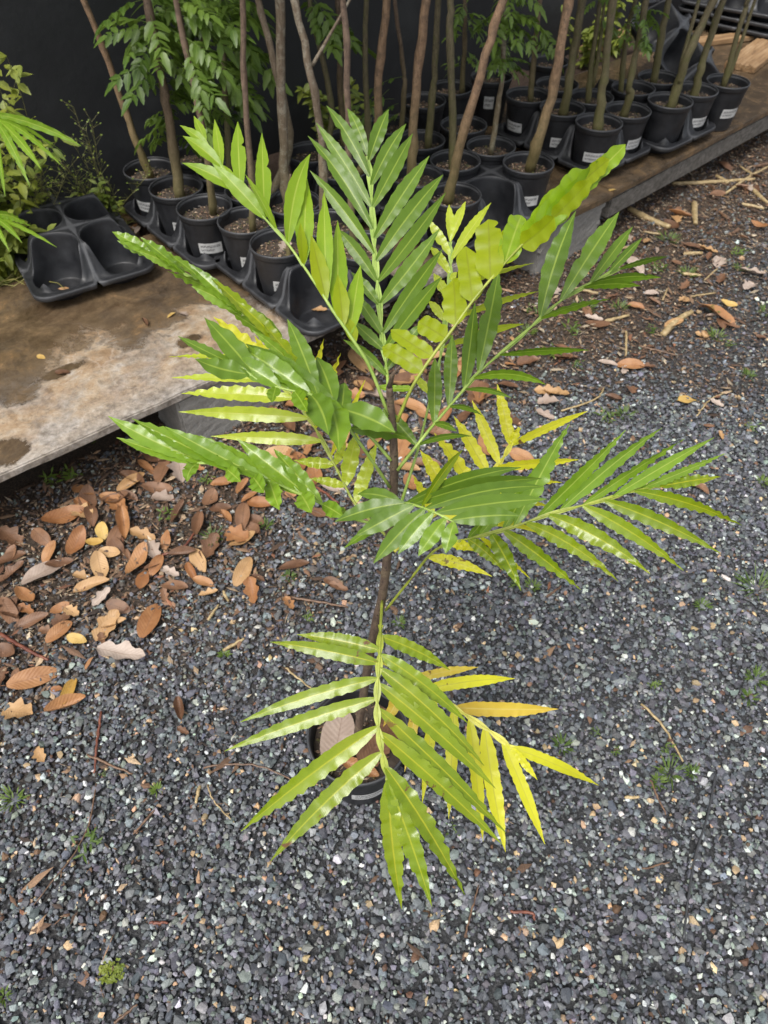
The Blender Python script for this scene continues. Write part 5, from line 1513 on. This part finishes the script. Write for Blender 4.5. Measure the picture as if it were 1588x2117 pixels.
twig([(420, 1588), (470, 1580), (540, 1585), (610, 1615)], 4, 'brown', 'arched brown stem on the gravel beside the pot')
twig([(430, 1625), (445, 1660), (485, 1700)], 3, 'straw', 'thin curved straw on the gravel left of the pot')
twig([(200, 1620), (185, 1700), (150, 1770), (70, 1870)], 3, 'brown', 'long thin stem running across the gravel past the green weed')
twig([(180, 1560), (230, 1582), (275, 1600)], 5, 'brown', 'brown twig on the gravel above the green weed')
twig([(320, 1675), (275, 1725)], 5, 'brown', 'straight brown stick on the gravel right of the green weed')
twig([(235, 2117), (285, 2075)], 6, 'brown', 'pale brown stick at the gravel edge below the moss')
twig([(413, 1625), (405, 1660)], 7, 'straw', 'short tan chip standing out on dark gravel')
twig([(310, 1907), (346, 1908)], 6, 'red', 'short reddish stick on the gravel above the moss')
twig([(462, 1345), (505, 1320)], 7, 'straw', 'pale straw stick beside the lowest frond')
twig([(430, 1282), (452, 1250)], 6, 'straw', 'pale broken straw near the big oval fallen leaf')
twig([(462, 1222), (472, 1243)], 6, 'straw', 'tiny pale straw near the torn tan leaf')
twig([(590, 1380), (620, 1405), (650, 1428)], 4, 'straw', 'thin straw pointing at the pot rim')
twig([(960, 1940), (990, 1830)], 4, 'brown', 'orange brown straw by the tip of the hanging leaflet')
twig([(1055, 1885), (1100, 1887), (1104, 1902)], 6, 'red', 'hooked reddish stick on open gravel')
twig([(1328, 1796), (1385, 1782)], 4, 'brown', 'thin brown twig next to the black tube')
twig([(700, 1040), (640, 1000), (560, 985)], 5, 'red', 'dark red stem in the litter under the left frond')
twig([(330, 1150), (380, 1130), (410, 1090)], 6, 'red', 'dark red curved stem among fallen leaves')
twig([(0, 1310), (50, 1340), (100, 1365)], 8, 'red', 'dark branch half buried in the litter')
twig([(210, 1470), (200, 1540), (195, 1600)], 5, 'red', 'dark red stem standing out on gravel below the leaves')
twig([(1300, 432), (1340, 452), (1385, 470)], 13, 'straw', 'bark strip on the dirt beside the concrete block')
twig([(1435, 420), (1438, 462)], 12, 'straw', 'curved tan bark strip on the dirt')
twig([(1370, 692), (1400, 662), (1430, 645)], 15, 'straw', 'broad pale bark strip lying on dirt and grass')
twig([(1295, 685), (1294, 735)], 5, 'straw', 'thin upright looking straw between grass tufts')
twig([(1390, 380), (1480, 376), (1560, 370)], 8, 'straw', 'long pale stalk lying below the grey beam')
twig([(1500, 400), (1550, 365), (1588, 345)], 6, 'straw', 'pale stalk crossing the others below the beam')
twig([(1550, 385), (1575, 410), (1588, 420)], 8, 'straw', 'thick pale stalk at the end of the dirt strip')
twig([(1320, 715), (1400, 735)], 4, 'brown', 'brown straw across dirt near the golden leaf')
twig([(1440, 860), (1470, 825), (1512, 808)], 3, 'straw', 'thin bent grass stalk on gravel')
twig([(1160, 850), (1230, 826), (1250, 800)], 4, 'straw', 'dry stalk on gravel beyond the yellow frond')
twig([(560, 995), (620, 1040), (690, 1075)], 4, 'brown', 'brown stem under the left frond tip')
twig([(860, 1115), (760, 1075), (700, 1080)], 4, 'brown', 'brown twig behind the stem on gravel')
twig([(600, 1235), (660, 1245), (720, 1255)], 5, 'brown', 'pale brown twig left of the stem')
twig([(1130, 1235), (1160, 1212)], 5, 'brown', 'dark twig below the wide frond')
rr_ = random.Random(5)
for k in range(26):
    a, b = rr_.uniform(1.05, 3.2), rr_.uniform(-0.7, -0.06)
    p, q = proj(uv(a, b)), None
    hd = rr_.uniform(0, 6.28)
    q = proj(uv(a + 0.12 * math.cos(hd) * rr_.uniform(0.4, 1.2), b + 0.1 * math.sin(hd)))
    twig([p[:2], q[:2]], rr_.uniform(3, 8), rr_.choice(['straw', 'brown', 'straw']), 'stray bit of stalk on the dirt strip by the beam')
tw = [atz(a, b, 0.012) for a, b in [(1480, 1600), (1462, 1690), (1440, 1760), (1425, 1840), (1418, 1900), (1414, 1940)]]
tb = link('drip_tube', pydata('drip_tube', *tube_data([q - tw[-1] for q in catmull(tw, 24)], [0.0024] * 25, 8)), M_PLASTIC)
tb.location = tw[-1]
tag(tb, 'thin black irrigation tube lying on the gravel', 'tube')

# ------------------------------------------------------------------ grass tufts and seedlings
M_GRASS = LM['weed']
M_GR2 = leaf_mat('grass_blade', (0.06, 0.115, 0.016), (0.13, 0.20, 0.03), (0.2, 0.27, 0.06), 0.35, 0.45)
def tuft(px, py, wpx, kind, label, seed):
    r = random.Random(seed)
    p = atz(px, py, 0.0)
    dep = (p - EYE).dot(FWD)
    rad = 0.85 * wpx * dep / F / 2
    vs, fs, uvs = [], [], []
    nb = {'grass': 34, 'sprout': 22, 'moss': 120, 'seedling': 9}[kind]
    for k in range(nb):
        a = r.uniform(0, 6.28)
        rr = rad * math.sqrt(r.random())
        b = Vector((rr * math.cos(a) * 0.5, rr * math.sin(a) * 0.5, 0.004))
        if kind == 'moss':
            b = Vector((rr * math.cos(a), rr * math.sin(a) * 0.8, 0.006))
            small_leaf(vs, fs, uvs, b, Vector((r.uniform(-1, 1), r.uniform(-1, 1), 0.6)).normalized(), 0.008, 0.003, Vector((0, 0, 1)))
        elif kind == 'grass':
            small_leaf(vs, fs, uvs, b, Vector((math.cos(a), math.sin(a), r.uniform(0.4, 1.5))).normalized(), max(0.018, rad) * r.uniform(0.6, 1.2), 0.0016, Vector((0, -0.3, 1)))
        else:
            b2 = r.uniform(0, 6.28)
            small_leaf(vs, fs, uvs, b * 1.3 + Vector((0, 0, r.uniform(0.004, 0.02))), Vector((math.cos(b2), math.sin(b2), r.uniform(0.0, 1.1))).normalized(), rad * r.uniform(0.25, 0.75), rad * r.uniform(0.04, 0.09), Vector((r.uniform(-.5, .5), -0.2, 1)))
    o = link({'grass': 'grass_tuft', 'sprout': 'weed_sprout', 'moss': 'moss_patch', 'seedling': 'seedling'}[kind], pydata('tuft', vs, fs, True, uvs), M_GR2 if kind != 'moss' else M_GRASS)
    o.location = (p.x, p.y, 0.002)
    if label.startswith('small green tuft'):
        label = {'grass': 'fine bladed green grass tuft near ', 'sprout': 'small leafy green sprout near '}[kind] + near(p)
    tag(o, label, {'grass': 'grass', 'sprout': 'weed', 'moss': 'moss', 'seedling': 'seedling'}[kind], 'small green plants growing in the gravel')
tuft(180, 1750, 95, 'sprout', 'green weed sprout with narrow leaves in the gravel', 1)
tuft(235, 2010, 62, 'moss', 'olive moss patch between gravel stones', 2)
tuft(935, 1720, 52, 'seedling', 'seedling with paired leaflets just beyond the pot', 3)
tuft(1160, 1545, 56, 'grass', 'bright grass tuft right of the old yellow frond', 4)
tuft(1228, 1520, 30, 'sprout', 'tiny upright sprout next to a tan pebble', 5)
tuft(30, 1655, 70, 'grass', 'grass blades beside a dark red root on the gravel', 6)
tuft(1565, 1220, 110, 'grass', 'thick grass tuft at the gravel edge', 7)
for k, (a, b, c) in enumerate([(1350, 1425, 44), (1560, 1405, 60), (1545, 1445, 44), (1380, 1560, 50), (1385, 1600, 70), (1430, 1600, 40), (1270, 1560, 36), (1360, 1620, 44), (1100, 1215, 40), (1060, 1215, 36), (1450, 1255, 40), (825, 1290, 34), (640, 1285, 40), (465, 1355, 26), (600, 1195, 36), (220, 1605, 22), (325, 1635, 20), (10, 2060, 36)]):
    tuft(a, b, c, 'grass' if k % 3 else 'sprout', 'small green tuft poking through open gravel', 20 + k)
for k, (a, b, c) in enumerate([(345, 1075, 60), (440, 1115, 60), (430, 1000, 50), (550, 1090, 40), (1250, 870, 60), (1290, 860, 50), (1180, 690, 70), (1210, 640, 60), (1140, 735, 60), (1480, 700, 50), (1500, 720, 40), (1380, 500, 60), (1360, 560, 60), (1420, 570, 50), (1520, 530, 50), (1530, 560, 40), (1350, 690, 50), (1280, 640, 44), (1190, 760, 44), (1545, 780, 40), (1470, 650, 40), (1580, 650, 50), (1100, 650, 50), (1090, 690, 44), (1550, 890, 40), (1575, 1000, 36)]):
    tuft(a, b, c, 'grass' if k % 2 else 'sprout', 'small green tuft in the dirt and litter strip', 60 + k)
for k, (a, b, c) in enumerate([(150, 985, 90), (200, 910, 60), (110, 1000, 60)]):
    tuft(a, b, c, 'sprout', 'shaded leafy sprout growing under the tan slab', 90 + k)

# ------------------------------------------------------------------ far end: old timber on the bed
def plank(px, py, z, L, W, T, hd, label, seed):
    o = prism('plank', [(-L / 2, -W / 2), (L / 2, -W / 2), (L / 2, W / 2), (-L / 2, W / 2)], 0, T, 0.003, None, M_WOOD, 0.0015, seed)
    p = atz(px, py, z)
    o.location = (p.x, p.y, z)
    o.rotation_euler = (0, 0, hd)
    tag(o, label, 'plank', 'old planks at the far end of the bench')
plank(1560, 120, ZB + 0.002, 0.5, 0.17, 0.03, BA + 0.2, 'orange brown plank on the bench past the free standing pot', 1)
plank(1500, 85, ZB + 0.002, 0.5, 0.10, 0.025, BA - 0.4, 'narrow weathered plank in front of the stacked trays', 2)
plank(1255, 92, 0.225, 0.45, 0.10, 0.03, BA + 0.1, 'pale plank on the mulch seen between the trunks', 3)
plank(262, 452, ZB + 0.002, 0.16, 0.035, 0.02, BA - 0.5, 'short light wood offcut beside the first sapling tray', 4)
